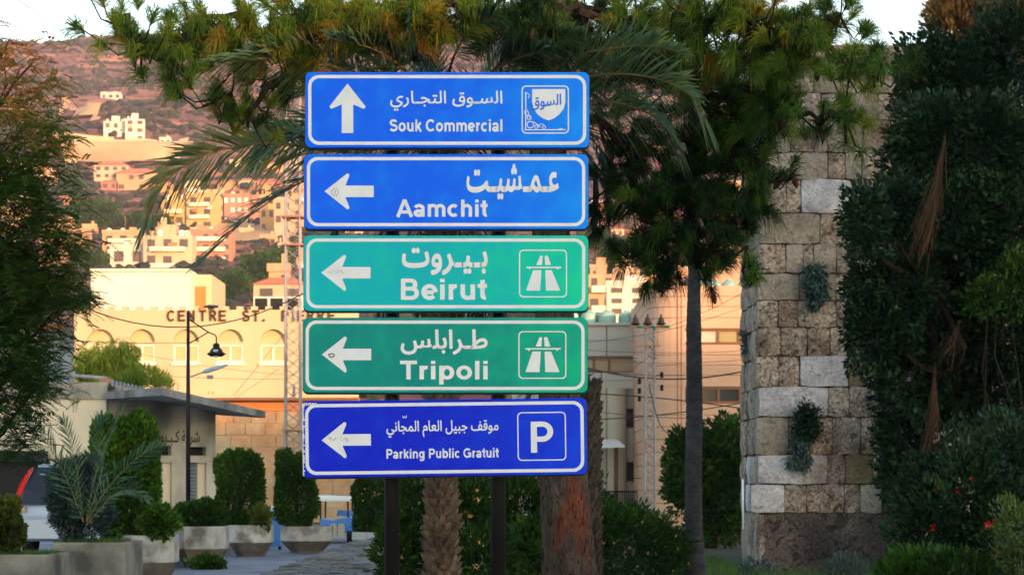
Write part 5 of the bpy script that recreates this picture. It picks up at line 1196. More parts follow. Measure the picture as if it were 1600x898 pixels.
# ------------------------------------------------------------------ the pine
def pine():
    d = 17.2; base = P(888, 0, d); base.z = 0
    root = empty('pine_tree', base, 'long needled pine with red brown trunk spreading over the signs', 'tree')
    tr = []
    for z, dx, r in [(-.1,.10,.30),(.3,.06,.25),(.75,.02,.205),(1.2,-.01,.18),(1.7,-.04,.165),(2.4,-.08,.155),(3.2,-.12,.15),(4.2,-.16,.14),(5.2,-.19,.13),(6.2,-.12,.12),(7.4,0,.10)]:
        tr.append((base.x+dx, d, z, r))
    b = MB(); n = 40; vs = []; fs = []
    zs = np.linspace(-.1, 7.4, 150)
    for z in zs:
        x = np.interp(z, [t[2] for t in tr], [t[0] for t in tr]); r = np.interp(z, [t[2] for t in tr], [t[3] for t in tr])
        for i in range(n):
            a = 2*math.pi*i/n; ridge = mn.noise(Vector((math.cos(a)*5.2, math.sin(a)*5.2, z*1.1))) + .5*mn.noise(Vector((math.cos(a)*13, math.sin(a)*13, z*3)))
            rr = r*(1+.10*ridge); vs.append((x+math.cos(a)*rr, d+math.sin(a)*rr, z))
    for j in range(len(zs)-1):
        for i in range(n): fs.append((j*n+i, j*n+(i+1) % n, (j+1)*n+(i+1) % n, (j+1)*n+i))
    b.add(vs, fs); b.build('trunk', M['bark_pine'], root, True)
    # bark plates proud of the trunk where it shows
    zones = []
    pb = MB()
    for i in range(1500):
        z = random.uniform(-.05, 1.75); a = random.uniform(math.pi, 2*math.pi) if i % 5 else random.uniform(0, math.pi)
        x0 = np.interp(z, [t[2] for t in tr], [t[0] for t in tr]); r0 = np.interp(z, [t[2] for t in tr], [t[3] for t in tr])
        pw, ph = random.uniform(.014,.036), random.uniform(.03,.10); th = random.uniform(.012,.03); m = 7; oa = random.uniform(0, 6); v = []
        for lv, sc_ in ((-.02, 1.1), (th, .8)):
            for j in range(m):
                b_ = 2*math.pi*j/m+oa; jx = random.uniform(.75, 1.15); da = math.cos(b_)*pw*jx*sc_/r0; zz = z+math.sin(b_)*ph*jx*sc_; rr = r0*.985+lv
                v.append((x0+math.cos(a+da)*rr, d+math.sin(a+da)*rr, zz))
        pb.add(v, [(j, (j+1) % m, (j+1) % m+m, j+m) for j in range(m)] + [tuple(range(m, 2*m))])
    tag(pb.build('bark_plates', M['bark_plate'], root), kind='stuff')
    # crown masses: px, py, half sizes, distance, number of tufts, warmth (sunlight painted into the tint, and dead needles)
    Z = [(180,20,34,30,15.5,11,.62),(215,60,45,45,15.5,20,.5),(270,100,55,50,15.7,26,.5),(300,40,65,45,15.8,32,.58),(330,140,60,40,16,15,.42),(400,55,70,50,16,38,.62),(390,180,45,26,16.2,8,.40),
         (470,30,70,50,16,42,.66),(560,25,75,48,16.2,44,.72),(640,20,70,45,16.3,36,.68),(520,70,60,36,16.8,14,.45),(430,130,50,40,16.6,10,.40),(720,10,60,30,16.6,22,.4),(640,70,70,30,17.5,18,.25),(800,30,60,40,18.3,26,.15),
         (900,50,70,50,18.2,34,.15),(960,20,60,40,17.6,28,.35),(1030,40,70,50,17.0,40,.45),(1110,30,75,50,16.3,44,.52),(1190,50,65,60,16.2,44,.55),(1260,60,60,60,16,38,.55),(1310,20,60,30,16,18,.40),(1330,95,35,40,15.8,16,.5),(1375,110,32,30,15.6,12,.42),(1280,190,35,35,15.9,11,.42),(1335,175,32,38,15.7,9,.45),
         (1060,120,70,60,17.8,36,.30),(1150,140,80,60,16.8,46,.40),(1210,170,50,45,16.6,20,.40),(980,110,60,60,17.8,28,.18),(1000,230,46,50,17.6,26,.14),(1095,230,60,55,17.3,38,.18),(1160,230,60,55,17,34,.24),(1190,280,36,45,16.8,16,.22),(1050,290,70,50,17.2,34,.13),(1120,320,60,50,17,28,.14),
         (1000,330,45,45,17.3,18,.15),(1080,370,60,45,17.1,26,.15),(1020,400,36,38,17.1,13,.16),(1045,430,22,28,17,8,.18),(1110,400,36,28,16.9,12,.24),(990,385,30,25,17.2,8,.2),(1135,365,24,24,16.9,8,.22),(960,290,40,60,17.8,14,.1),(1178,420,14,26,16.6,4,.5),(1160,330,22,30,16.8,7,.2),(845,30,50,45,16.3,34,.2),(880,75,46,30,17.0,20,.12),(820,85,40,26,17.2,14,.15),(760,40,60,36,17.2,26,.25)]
    VN = []; TN = []; NV = 0; bb = MB(); cones = []
    hubs = [Vector((base.x-.12, d, 4.6)), Vector((base.x-.16, d, 5.3)), Vector((base.x-.05, d, 6.2))]
    Z = [z + (P(z[0], z[1], z[4]),) for z in Z]
    hub0 = hubs[0]; Z.sort(key=lambda z: min((z[7]-h).length for h in hubs)); done = []
    for (px, py, rx, ry, dd, nt_, warm, c) in Z:
        k = dd/F
        near = min(done, key=lambda q: (q-c).length + .35*min((q-h).length for h in hubs)) if done else None
        hub = min(hubs, key=lambda h: (h-c).length + (1.5 if h.z < c.z-.6 else 0))
        if near is not None and (near-c).length < (hub-c).length*.8: hub = near; r0 = .026
        else: r0 = .05
        done.append(c); mid = hub.lerp(c, .5) + Vector((random.gauss(0,.12), random.gauss(0,.2), .16*(hub-c).length + random.gauss(0,.06)))
        pts = []
        for i in range(8):
            t = i/7; q = hub*(1-t)**2 + mid*2*t*(1-t) + c*t*t; pts.append(q + Vector((random.gauss(0,.03), random.gauss(0,.05), random.gauss(0,.03)))*(1 if 0 < i < 7 else 0))
        L_ = (hub-c).length; bb.tube(pts, [max(.009, r0*(1-i/7)+.011) for i in range(8)], 6, False)
        if px < 350: nt_ *= .6
        if px > 1225: nt_ *= .7
        for _ in range(int(nt_*1.35)):
            u = Vector((random.gauss(0,.5), random.gauss(0,.5), random.gauss(0,.5)))
            tip = c + Vector((u.x*rx*k*1.15, u.y*.5, u.z*ry*k*1.15))
            # curved twig ending in a tuft
            s = pts[random.choice((4, 5, 6, 7))]; m = s.lerp(tip, .6) + Vector((0, 0, -.06-.10*random.random()))
            if random.random() < .7: bb.tube([s, s.lerp(m, .5)+Vector((0,0,-.02)), m, tip], [.010, .008, .006, .005], 4, False)
            dirv = (tip-m).normalized(); ax = np.array((dirv + Vector((0, 0, .25))).normalized())
            nn = int(random.uniform(85, 130)); Ln = random.uniform(.15, .23)*(1.05 if warm > .4 else 1)
            # needles leave a short shoot and droop
            a = RNG.normal(size=(nn, 3)); a -= ax*(a@ax)[:, None]*1; a /= np.linalg.norm(a, axis=1, keepdims=True)
            spread = RNG.uniform(.15, random.uniform(.8,1.4), nn)[:, None]; dirn = ax[None]*np.cos(spread) + a*np.sin(spread)
            st = np.array(tip)[None] - ax[None]*RNG.uniform(0, .09, nn)[:, None]
            l = (Ln*RNG.uniform(.7, 1.1, nn))[:, None]
            p1 = st + dirn*l*.5; p2 = st + dirn*l*.82; p2[:, 2] -= (l[:, 0]*RNG.uniform(.30, .62, nn))
            p1[:, 2] -= l[:, 0]*.08
            wv = np.cross(dirn, np.array([0, 1, 0.2])); wv /= np.linalg.norm(wv, axis=1, keepdims=True)+1e-6; wv *= .0019
            VN.append(np.stack([st-wv*.6, st+wv*.6, p1+wv, p1-wv], 1)); VN.append(np.stack([p1-wv, p1+wv, p2+wv*.3, p2-wv*.3], 1))
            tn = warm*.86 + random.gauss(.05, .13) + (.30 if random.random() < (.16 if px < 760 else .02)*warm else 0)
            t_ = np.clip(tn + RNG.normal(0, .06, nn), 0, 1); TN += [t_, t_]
            if random.random() < .09*max(.3, warm*1.6): cones.append((tip, dirv))
    tag(bb.build('branches', M['bark_dark'], root), kind='stuff')
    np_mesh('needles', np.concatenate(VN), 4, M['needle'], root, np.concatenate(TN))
    # cones: scales as a stepped spindle; first one built, the rest copied
    q = MB(); prof = []
    for i in range(9):
        t = i/8; r = .030*math.sin(math.pi*(.08+.86*t))**.8; prof += [(r*.72, -.12*t), (r*1.08, -.12*t-.006)]
    q.lathe((0,0,0), prof, 9); me = None
    for (tip, dv) in cones[:70]:
        if me is None: o = q.build('pine_cone', M['cone'], root, False, world=False); me = o.data
        else: o = link('pine_cone', me, root, world=False)
        o.matrix_local = Matrix.Translation(tip - base + Vector((0, -.05, -.02))) @ Matrix.Rotation(random.uniform(-.6,.6), 4, 'Y') @ Matrix.Rotation(random.uniform(-.5,.5), 4, 'X') @ Matrix.Scale(random.uniform(.55,.95), 4)
pine()

# ------------------------------------------------------------------ date palms
def frond(root, path, nl, ll, tint=.4, mat='palm_leaf', droop=.5, vee=.7, taper0=.5, up0=None, wv=.011, rr=.016, dead=False, flatv=0.0, roll=0.0):
    """an arching midrib with a leaflet row on each side"""
    pts = [Vector(p) for p in path]
    # resample as Catmull-Rom
    Q = []
    m = len(pts)
    for i in range(m-1):
        p0 = pts[max(0, i-1)]; p1 = pts[i]; p2 = pts[i+1]; p3 = pts[min(m-1, i+2)]
        for s in range(8):
            t = s/8; Q.append(.5*((2*p1)+(p2-p0)*t+(2*p0-5*p1+4*p2-p3)*t*t+(3*p1-p0-3*p2+p3)*t*t*t))
    Q.append(pts[-1]); n = len(Q)
    b = MB(); b.tube(Q, [rr*(1-.85*i/(n-1)) for i in range(n)], 5, False)
    nb = len(b.f); V = []; Fc = []; tint_l = [tint]*len(b.v)
    for i in range(nl):
        t = .04 + .96*(i+.5)/nl; f = t*(n-1); a = int(min(n-2, f)); p = Q[a].lerp(Q[a+1], f-a); tg = (Q[a+1]-Q[a]).normalized()
        side = tg.cross(Vector((0, 0, 1)))
        if side.length < .2: side = tg.cross(Vector((0, 1, 0)))
        side.normalize(); side = Matrix.Rotation(roll, 3, tg) @ side; nrm = side.cross(tg).normalized()
        if nrm.y > 0: nrm = -nrm if abs(roll) > .5 else nrm
        env = min(1, (taper0 + t*1.6)) * (1-max(0, t-.72)*1.7) * random.uniform(.9,1.06)
        for sd in (-1, 1):
            L_ = ll*env*random.uniform(.85, 1.1); ang = R(random.uniform(30, 64)) * (1-.5*t)
            dr = (tg*math.cos(ang) + (side*sd*math.cos(vee*random.uniform(.5,1.3)) + nrm*math.sin(vee*random.uniform(.3,1.4)-flatv))*math.sin(ang)).normalized()
            p1 = p + dr*L_*.5; p2 = p + dr*L_; dp = droop*random.uniform(.5, 1.3)
            p1.z -= dp*L_*.12; p2.z -= dp*L_*.5
            wd = dr.cross(nrm + side*sd*.5).normalized()*wv*random.uniform(.8, 1.2)
            k = len(b.v); b.v += [tuple(p-wd*.5), tuple(p+wd*.5), tuple(p1+wd), tuple(p1-wd), tuple(p2)]
            b.f += [(k, k+1, k+2, k+3), (k+3, k+2, k+4)]; b.m += [1, 1]
            tt = tint + random.gauss(0, .09) + (.45 if dead and random.random() < .6 else 0); tint_l += [tt]*5
    o = b.build('frond', [M['rachis'], M[mat]], root)
    at = o.data.attributes.new('tint', 'FLOAT', 'POINT'); at.data.foreach_set('value', np.clip(np.array(tint_l), 0, 1).astype(np.float32))
    return o
def FP(pts, d0, d1):
    n = len(pts); e = .42 if d1 < 16.5 and d0 > 19 else 1; return [P(x, y, d0+(d1-d0)*(i/(n-1))**e) for i, (x, y) in enumerate(pts)]
def palm_trunk(root, x, d, z0, z1, r, mat='bark_palm', rings=.075, nb=11, lean=0, shag=0, zfull=0):
    """stem covered with stubs of old leaf bases, each one a piece"""
    b = MB(); n = 16; zs = np.linspace(z0-.1, z1, 40); vs = []
    for z in zs:
        rr = r*(1+.25*math.exp(-max(0, z)*1.6)); vs += [(x+lean*z+math.cos(2*math.pi*i/n)*rr*.86, d+math.sin(2*math.pi*i/n)*rr*.86, z) for i in range(n)]
    b.add(vs, [(j*n+i, j*n+(i+1) % n, (j+1)*n+(i+1) % n, (j+1)*n+i) for j in range(len(zs)-1) for i in range(n)]); tk = b.build('trunk', M[mat], root, True)
    q = MB()
    q.add([(-.5,0,0),(.5,0,0),(.34,-.55,.55),(-.34,-.55,.55),(-.22,-.85,1.0),(.22,-.85,1.0),(0,.1,.95),(-.42,.25,.4),(.42,.25,.4)], [(0,1,2,3),(3,2,5,4),(4,5,6),(0,3,4,7),(1,8,5,2),(7,4,6),(8,6,5),(0,7,6,8,1)])
    me = None; z = max(z0, .0); j = 0; cnt = 0; stuff = MB()
    while z < z1:
        rr = r*(1+.25*math.exp(-z*1.6))
        for i in range(nb):
            a = 2*math.pi*(i+.5*(j % 2))/nb + random.uniform(-.07, .07); s = 2*math.pi*r/nb*random.uniform(.95, 1.3)
            Mx = Matrix.Translation((x+lean*z+math.cos(a)*rr*.84, d+math.sin(a)*rr*.84, z+random.uniform(-.012,.012))) @ Matrix.Rotation(a+math.pi/2, 4, 'Z') @ Matrix.Rotation(random.uniform(-.2,.15)+shag*.0, 4, 'X') @ Matrix.Diagonal((s, s*.75*random.uniform(.7,1.4), rings*random.uniform(1.15,1.6), 1))
            front = math.sin(a) < .25
            if front and zfull-.1 <= z and cnt < 290:
                o = link('leaf_base', me, tk, world=False) if me else q.build('leaf_base', M[mat], tk, world=False); me = o.data; o.matrix_local = Mx; cnt += 1
            else:
                k = len(stuff.v); stuff.v += [tuple(Mx @ Vector(v)) for v in q.v]; stuff.f += [tuple(c+k for c in f) for f in q.f]; stuff.m += [0]*len(q.f)
        z += rings; j += 1
    tag(stuff.build('leaf_bases', M[mat], root), kind='stuff')
def date_palm(px, d, label, crown_z, r, mat, fronds, rings, auto=14, zfull=0, ll=.42, L=2.3, seed=1, tint=.35, skirt=9):
    random.seed(seed); base = P(px, 0, d); base.z = 0
    root = empty('date_palm', base, label, 'palm tree'); palm_trunk(root, base.x, d, 0, crown_z, r, mat, rings, zfull=zfull)
    c = Vector((base.x, d, crown_z+.1))
    for (pts, d0, d1, nl, l2, kw) in fronds: frond(root, FP(pts, d0, d1), nl, l2, **kw)
    for i in range(auto):
        a = random.uniform(0, 2*math.pi); el = random.uniform(.15, 1.25); Lf = L*random.uniform(.75, 1.1)
        h = Vector((math.cos(a), math.sin(a)*.9, 0)); pts = [c]
        for s in range(1, 6):
            t = s/5; pts.append(c + h*Lf*(t*math.cos(el)*.9+.12*t) + Vector((0, 0, Lf*(t*math.sin(el) - .75*t*t*math.cos(el)*.9))))
        frond(root, pts, 62, ll, tint=tint+random.uniform(-.1, .12), droop=.4)
    # skirt of old brown stubs under the crown
    for i in range(skirt):
        a = 2*math.pi*i/9+random.random(); h = Vector((math.cos(a), math.sin(a), 0)); c2 = c-Vector((0,0,.25))
        frond(root, [c2+h*r*.6, c2+h*.38+Vector((0,0,.02)), c2+h*.55-Vector((0,0,.5)), c2+h*.5-Vector((0,0,1.1))], 40, .30, tint=.5, mat='dry_frond', droop=.9)
    return root
k1 = 19.5
date_palm(690, k1, 'date palm with knobbly trunk just behind the signs', 4.35, .135, 'bark_palm', [
    ([(690,235),(610,232),(520,236),(450,226),(385,226),(320,243),(268,275),(240,318),(228,352)], 19.3, 17.8, 125, .56, dict(tint=.68, droop=.30, vee=.25, roll=1.1, wv=.012)),  # warm tint puts orange evening light into this frond
    ([(690,225),(610,160),(540,112),(470,92),(410,92),(345,98)], 19.3, 15.3, 110, .62, dict(tint=.52, droop=.45, vee=.25, roll=1.0, wv=.012)),
    ([(690,215),(650,130),(590,80),(520,62)], 19.4, 15.6, 90, .58, dict(tint=.40, droop=.35, vee=.3, roll=.9, wv=.012)),
    ([(690,215),(700,120),(725,60),(770,22)], 19.4, 15.8, 90, .58, dict(tint=.32, droop=.35, vee=.3, roll=-.9, wv=.012)),
    ([(690,215),(670,120),(645,60),(640,10)], 19.4, 15.9, 90, .58, dict(tint=.36, droop=.35, vee=.3, roll=1.4, wv=.012)),
    ([(690,220),(740,140),(800,95),(860,80)], 19.4, 15.9, 90, .58, dict(tint=.30, droop=.35, vee=.3, roll=-1.0, wv=.012)),
    ([(690,240),(620,260),(560,300),(520,360)], 19.6, 18.9, 60, .40, dict(tint=.25, droop=.7, vee=.3)),
    ([(690,235),(600,200),(520,190),(440,205),(400,225)], 20.2, 20.6, 80, .50, dict(tint=.32, droop=.5, vee=.3, roll=1.0)),
    ([(690,225),(780,160),(880,128),(960,116),(1030,124),(1080,150),(1100,185)], 19.4, 15.4, 112, .56, dict(tint=.56, droop=.3, vee=.2, wv=.0095, roll=-1.1)),
    ([(690,220),(790,130),(880,92),(960,76),(1020,72),(1065,84)], 19.4, 15.7, 108, .52, dict(tint=.54, droop=.25, vee=.25, wv=.0095, roll=-1.0)),
    ([(690,230),(790,180),(880,160),(960,160),(1020,182),(1060,222)], 19.4, 15.9, 100, .50, dict(tint=.50, droop=.4, vee=.2, wv=.0095, roll=-1.1)),
    ([(690,240),(820,200),(905,205),(945,250),(955,330)], 19.4, 17.5, 90, .42, dict(tint=.06, droop=.8, vee=.3, roll=-.8)),
    ([(690,240),(800,210),(890,215),(930,270),(934,348)], 19.4, 17.8, 90, .40, dict(tint=.04, droop=.8, vee=.3, roll=-.8)),
    ([(690,220),(760,120),(830,70),(900,55)], 19.4, 16.0, 100, .48, dict(tint=.44, droop=.3, vee=.25, wv=.0095, roll=-1.0))],
    .072, auto=10, seed=4)
date_palm(921, 25.5, 'shorter dark palm trunk with ragged leaf bases right of the pine trunk', 2.75, .125, 'bark_palm_dark', [
    ([(915,600),(890,560),(850,545),(800,560)], 25.6, 26.5, 50, .5, dict(tint=.10, droop=.8, vee=.3)),
    ([(915,600),(880,580),(840,600),(810,640)], 25.6, 25.2, 50, .45, dict(tint=.10, droop=.8, vee=.3))],
    .085, auto=0, ll=.5, L=1.6, seed=9, tint=.22, zfull=1.0, skirt=0)

# slim smooth palm trunk, crown lost in the pine
def slim_palm():
    d = 32.0; base = P(1084, 0, d); base.z = 0; root = empty('fan_palm', base, 'slim smooth grey palm trunk standing alone before the pink building', 'palm tree')
    b = MB(); n = 20; zs = np.linspace(-.1, 7.2, 170); vs = []
    for z in zs:
        py = HZ-(z-EYE)/d*F; r = np.interp(py, [100,430,520,640,760,830,870,905,1000], [9.5,9.5,12,13,13,14,17,20,22])*d/F
        r *= 1 + .035*mn.noise(Vector((3, z*5, 0))) + .02*math.sin(z*52)
        cx = base.x + .05*mn.noise(Vector((0, z*.5, 5)))
        vs += [(cx+math.cos(2*math.pi*i/n)*r, d+math.sin(2*math.pi*i/n)*r, z) for i in range(n)]
    b.add(vs, [(j*n+i, j*n+(i+1) % n, (j+1)*n+(i+1) % n, (j+1)*n+i) for j in range(len(zs)-1) for i in range(n)]); b.build('trunk', M['bark_smooth'], root, True)
    V = []; T = []
    for f in range(16):
        a = random.uniform(0, 6.28); el = random.uniform(-.5, 1.1); dr = Vector((math.cos(a)*math.cos(el), math.sin(a)*math.cos(el), math.sin(el))); c = Vector((base.x, d, 7.2))+dr*.9
        b = MB(); b.tube([(base.x, d, 7.15), tuple(c)], .015, 5, False)
        s = dr.cross(Vector((0,0,1))).normalized(); q = 26; vv = []
        for i in range(q):
            an = (i/(q-1)-.5)*3.6; e = c + (dr*math.cos(an)+s*math.sin(an))*.75 - Vector((0,0,.12)); g = (dr*math.cos(an+.05)+s*math.sin(an+.05))*.3
            wd = (dr*-math.sin(an)+s*math.cos(an))*.02; k = len(b.v); m_ = c+(e-c)*.5+Vector((0,0,.05)); b.v += [tuple(c), tuple(m_+wd), tuple(e), tuple(m_-wd)]; b.f += [(k, k+1, k+2, k+3)]; b.m += [1]
        b.build('fan_leaf', [M['rachis'], M['palm_leaf']], root)
slim_palm()

# ------------------------------------------------------------------ feathery tree at the left edge
def feather_tree():
    d = 21.0; base = Vector((-5.75, 21.6, 0)); root = empty('feathery_tree', base, 'feathery leaved tree with sparse orange lit upper twigs at the frame edge', 'tree')
    bl = [(15,62,55,40,6,.86),(50,100,48,46,9,.82),(12,130,45,50,16,.76),(40,190,45,60,32,.66),(85,225,22,40,18,.42),(20,270,60,50,80,.38),(60,330,45,45,46,.46),(95,380,35,35,30,.48),(20,400,55,60,72,.46),(75,450,50,40,56,.50),(115,466,26,22,16,.44),(15,490,52,56,90,.40),(50,540,44,36,52,.42),(10,590,50,40,54,.42),(60,600,30,26,24,.34),(20,650,30,30,26,.30),(40,695,16,24,14,.2),(-40,300,60,200,160,.35),(-40,550,60,120,120,.33)]  # last value: leaf tint, orange sunlight painted on the upper twigs
    b = MB(); k = d/F; V = []; T = []
    b.tube([base-Vector((0,0,.1)), base+Vector((.05,0,1.8)), base+Vector((-.02,-.1,4)), base+Vector((.15,-.2,6.2))], [.17,.14,.10,.04], 8, False)
    for (px, py, rx, ry, n, tn) in bl:
        c = P(px, py, d); s = Vector((base.x+.1, 21.4, max(1.2, c.z-1.1))); pts = limb(b, s, c, .032, .010, 5, 6, .06)
        for _ in range(n):
            u = Vector((random.gauss(0,.5), random.gauss(0,.35), random.gauss(0,.5))); p = c + Vector((u.x*rx*k*1.15, u.y*.9, u.z*ry*k*1.15))
            q = pts[random.choice((3,4,5,6))]
            if random.random() < .45: b.tube([q, q.lerp(p,.5)+Vector((0,0,.05)), p], [.006,.004,.003], 3, False)
            # a spray: several short pinnate stalks
            for _s in range(9):
                a = random.uniform(0, 6.28); dr = Vector((math.cos(a), math.sin(a)*.7, random.uniform(-.5,.6))).normalized(); L_ = random.uniform(.10,.20); side = dr.cross(Vector((0,.3,1))).normalized()
                o = p + Vector((random.gauss(0,.05), random.gauss(0,.05), random.gauss(0,.05)))
                for i in range(7):
                    t = (i+1)/7; e = o + dr*L_*t + Vector((0,0,-.05*t*t))
                    for sd in (-1, 1):
                        l = .050*(1-.35*t); tip = e + (side*sd*.8+dr*.6).normalized()*l - Vector((0,0,.008)); wd = dr*.010
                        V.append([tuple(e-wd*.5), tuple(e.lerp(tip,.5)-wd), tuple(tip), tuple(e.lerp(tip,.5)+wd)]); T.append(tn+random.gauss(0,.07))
    tag(b.build('branches', M['bark_dark'], root), kind='stuff')
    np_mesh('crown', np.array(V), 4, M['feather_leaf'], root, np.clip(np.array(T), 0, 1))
feather_tree()

# ------------------------------------------------------------------ planters and hedges
def planter(px, d, wpx, ytop, label, mats=('concrete','concrete_foot'), foot=True, yaw=0, square=False, depth=None, ch=.24):
    k = d/F; c = P(px, 0, d); zt = P(0, ytop, d).z; w_ = wpx*k; hw = w_/2; dp = (depth or w_)/2; x, y = c.x, d+dp
    root = empty('concrete_planter', (x, y, 0), label, 'planter', 'concrete planters along the path')
    Mx = Matrix.Translation((x, y, 0)) @ Matrix.Rotation(R(yaw), 4, 'Z')
    def octo(s, z):
        a, b_ = hw*s, dp*s; cc = ch*2*min(hw, dp)*s if not square else .02
        return [Mx @ Vector(v) for v in [(-a+cc,-b_,z),(a-cc,-b_,z),(a,-b_+cc,z),(a,b_-cc,z),(a-cc,b_,z),(-a+cc,b_,z),(-a,b_-cc,z),(-a,-b_+cc,z)]]
    def loft(levels, cap=True):
        q = MB(); vs = []; 
        for s, z in levels: vs += octo(s, z)
        fs = [(j*8+i, j*8+(i+1) % 8, (j+1)*8+(i+1) % 8, (j+1)*8+i) for j in range(len(levels)-1) for i in range(8)]
        if cap: fs += [tuple(range(8))[::-1], tuple((len(levels)-1)*8+i for i in range(8))]
        q.add(vs, fs); return q
    zm = zt*.46 if foot else 0.0
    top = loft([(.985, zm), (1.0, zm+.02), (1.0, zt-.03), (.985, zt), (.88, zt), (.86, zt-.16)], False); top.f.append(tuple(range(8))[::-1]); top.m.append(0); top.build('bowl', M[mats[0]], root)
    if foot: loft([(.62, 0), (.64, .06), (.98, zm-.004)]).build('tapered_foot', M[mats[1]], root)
    s = MB(); s.add(octo(.87, zt-.07), [tuple(range(8))]); s.build('soil', M['soil'], root)
    return root, x, y, zt
def hedge(name, px, py0, py1, d, wpx, label, mat='cypress_leaf', n=9000, ls=.05, group='clipped shrubs in the planters', dpt=None, rough=.12, tint0=.45, cat='hedge', pw=4):
    """clipped block: leaves on a rounded box with lumps, dark twiggy inside"""
    k = d/F; c = P(px, (py0+py1)/2, d); hx_ = wpx*k/2; hz = (py1-py0)*k/2; hy_ = dpt or hx_*.8; c.y += hy_
    root = empty(name, (c.x, c.y, c.z-hz), label, cat, group)
    u = RNG.normal(size=(n, 3)); u /= (np.abs(u)**pw).sum(1, keepdims=True)**(1/pw); r = np.where(RNG.random(n) < .35, RNG.uniform(.55, .85, n), RNG.uniform(.86, 1.0, n))
    ph = RNG.random(6)*7
    lump = 1 + rough*(np.sin(u[:,0]*4+ph[0])*np.sin(u[:,2]*5+ph[1]) + .6*np.sin(u[:,2]*9+ph[2])*np.sin(u[:,1]*8+ph[3]) + .4*np.sin(u[:,0]*13+ph[4]))
    p = u*(r*lump)[:, None]*np.array([hx_, hy_, hz]) + np.array(c); nn = u/np.linalg.norm(u, axis=1, keepdims=True)
    leaves('foliage', p, nn, ls*1.45, M[mat], root, .62, .25, tint0=tint0)
    b = MB(); b.tube([(c.x, c.y, c.z-hz-.15), tuple(c)], .045, 6)
    for _ in range(14): limb(b, (c.x, c.y, c.z-hz*random.uniform(.1,.9)), (c.x+random.uniform(-.8,.8)*hx_, c.y+random.uniform(-.8,.8)*hy_, c.z+random.uniform(-.5,.85)*hz), .02, .006, 4, 3)
    b.build('stem', M['bark_dark'], root); return root
planter(476, 49.5, 80, 822, 'octagonal pale planter with a small dark mark, nearest the golf cart', foot=True)
planter(388, 47, 68, 820, 'planter second from the golf cart under a tall clipped shrub')
planter(309, 41, 82, 822, 'pale stained planter holding a low dark green bush')
planter(228, 34, 82, 836, 'white planter beside the brown stained square one', depth=.9)
planter(577, 55, 56, 831, 'far planter at the end of the low stone wall')
planter(138, 30, 114, 847, 'brown stained square planter with the bluish shrub', ('concrete_dark','concrete_dark'), False, square=True, depth=1.5)
planter(10, 27, 140, 866, 'nearest planter at the lower left corner with yellow green bush', ('concrete_dark','concrete_dark'), False, square=True, depth=1.5)
hedge('clipped_shrub', 187, 650, 838, 34.1, 98, 'widest and tallest clipped shrub behind the young palm', 'hedge_leaf', 26000, .055, tint0=.55, rough=.10)
hedge('clipped_shrub', 371, 706, 824, 47.1, 68, 'double topped clipped shrub right of the street lamp', n=15000, rough=.13)
hedge('clipped_shrub', 460, 706, 826, 49.6, 62, 'clipped shrub left of the lowest sign corner', n=15000, rough=.13)
hedge('clipped_shrub', 578, 742, 832, 55.1, 54, 'clipped shrub between golf cart and left post', n=12000, tint0=.4)
hedge('low_bush', 309, 784, 828, 41.1, 82, 'low dark green bush spilling over the stained planter', 'cypress_leaf', 5200, .06, pw=2.2, tint0=.4, cat='bush')
hedge('low_bush', 243, 792, 842, 33.9, 60, 'low bush trailing over the white planter', 'hedge_leaf', 3200, .06, pw=2, rough=.2, tint0=.35, cat='bush')
hedge('low_bush', 406, 790, 826, 47.0, 30, 'small reddish bush beside the double topped shrub', 'yellow_leaf', 1200, .06, pw=2, rough=.25, tint0=.2, cat='bush')
hedge('low_bush', 2, 775, 872, 27.4, 56, 'yellow green bush in the nearest corner planter', 'yellow_leaf', 5200, .045, pw=2.2, rough=.2, tint0=.42, cat='bush')
hedge('low_bush', 322, 872, 892, 40.2, 44, 'low weeds at the foot of the stained planter', 'hedge_leaf', 900, .07, pw=2, rough=.3, tint0=.4, cat='bush')
def blue_shrub():
    d = 30.6; root = empty('grey_shrub', P(118, 850, d), 'round bluish grey shrub with thin upright stems', 'bush')
    p, nn = blob_points([PB(122,765,d,44,44,.35), PB(138,800,d,36,44,.3), PB(106,800,d,26,42,.3), PB(125,738,d,32,22,.25)], 15000, .35, .35); leaves('foliage', p, nn, .085, M['olive_leaf'], root, .25, .5, tint0=.33)
    b = MB()
    for i in range(16): limb(b, P(120+random.uniform(-12,12), 852, d), P(118+random.uniform(-52,52), random.uniform(715,790), d), .009, .003, 4, 4, .04)
    b.build('stem', M['bark_palm'], root)
blue_shrub()
def young_palm():
    d = 29.3; base = P(128, 830, d); root = empty('young_palm', base, 'young palm with stiff fronds fanning over the planters', 'palm tree')
    for pts, nl, ll in [([(130,815),(105,750),(72,690),(45,650)],44,.34),([(130,815),(122,745),(110,690),(98,655)],40,.26),([(135,815),(150,740),(175,670),(192,636)],44,.33),([(135,815),(170,760),(215,715),(252,695)],44,.30),([(135,820),(175,775),(205,765),(232,780)],34,.22),([(135,815),(160,730),(150,680),(160,650)],36,.26)]:
        frond(root, FP(pts, d, d-random.uniform(.1,.7)), int(nl*1.1), ll*1.02, tint=.34, droop=.12, vee=.25, wv=.0075, rr=.006, roll=random.choice((-1.1,1.1,.9)))
young_palm()
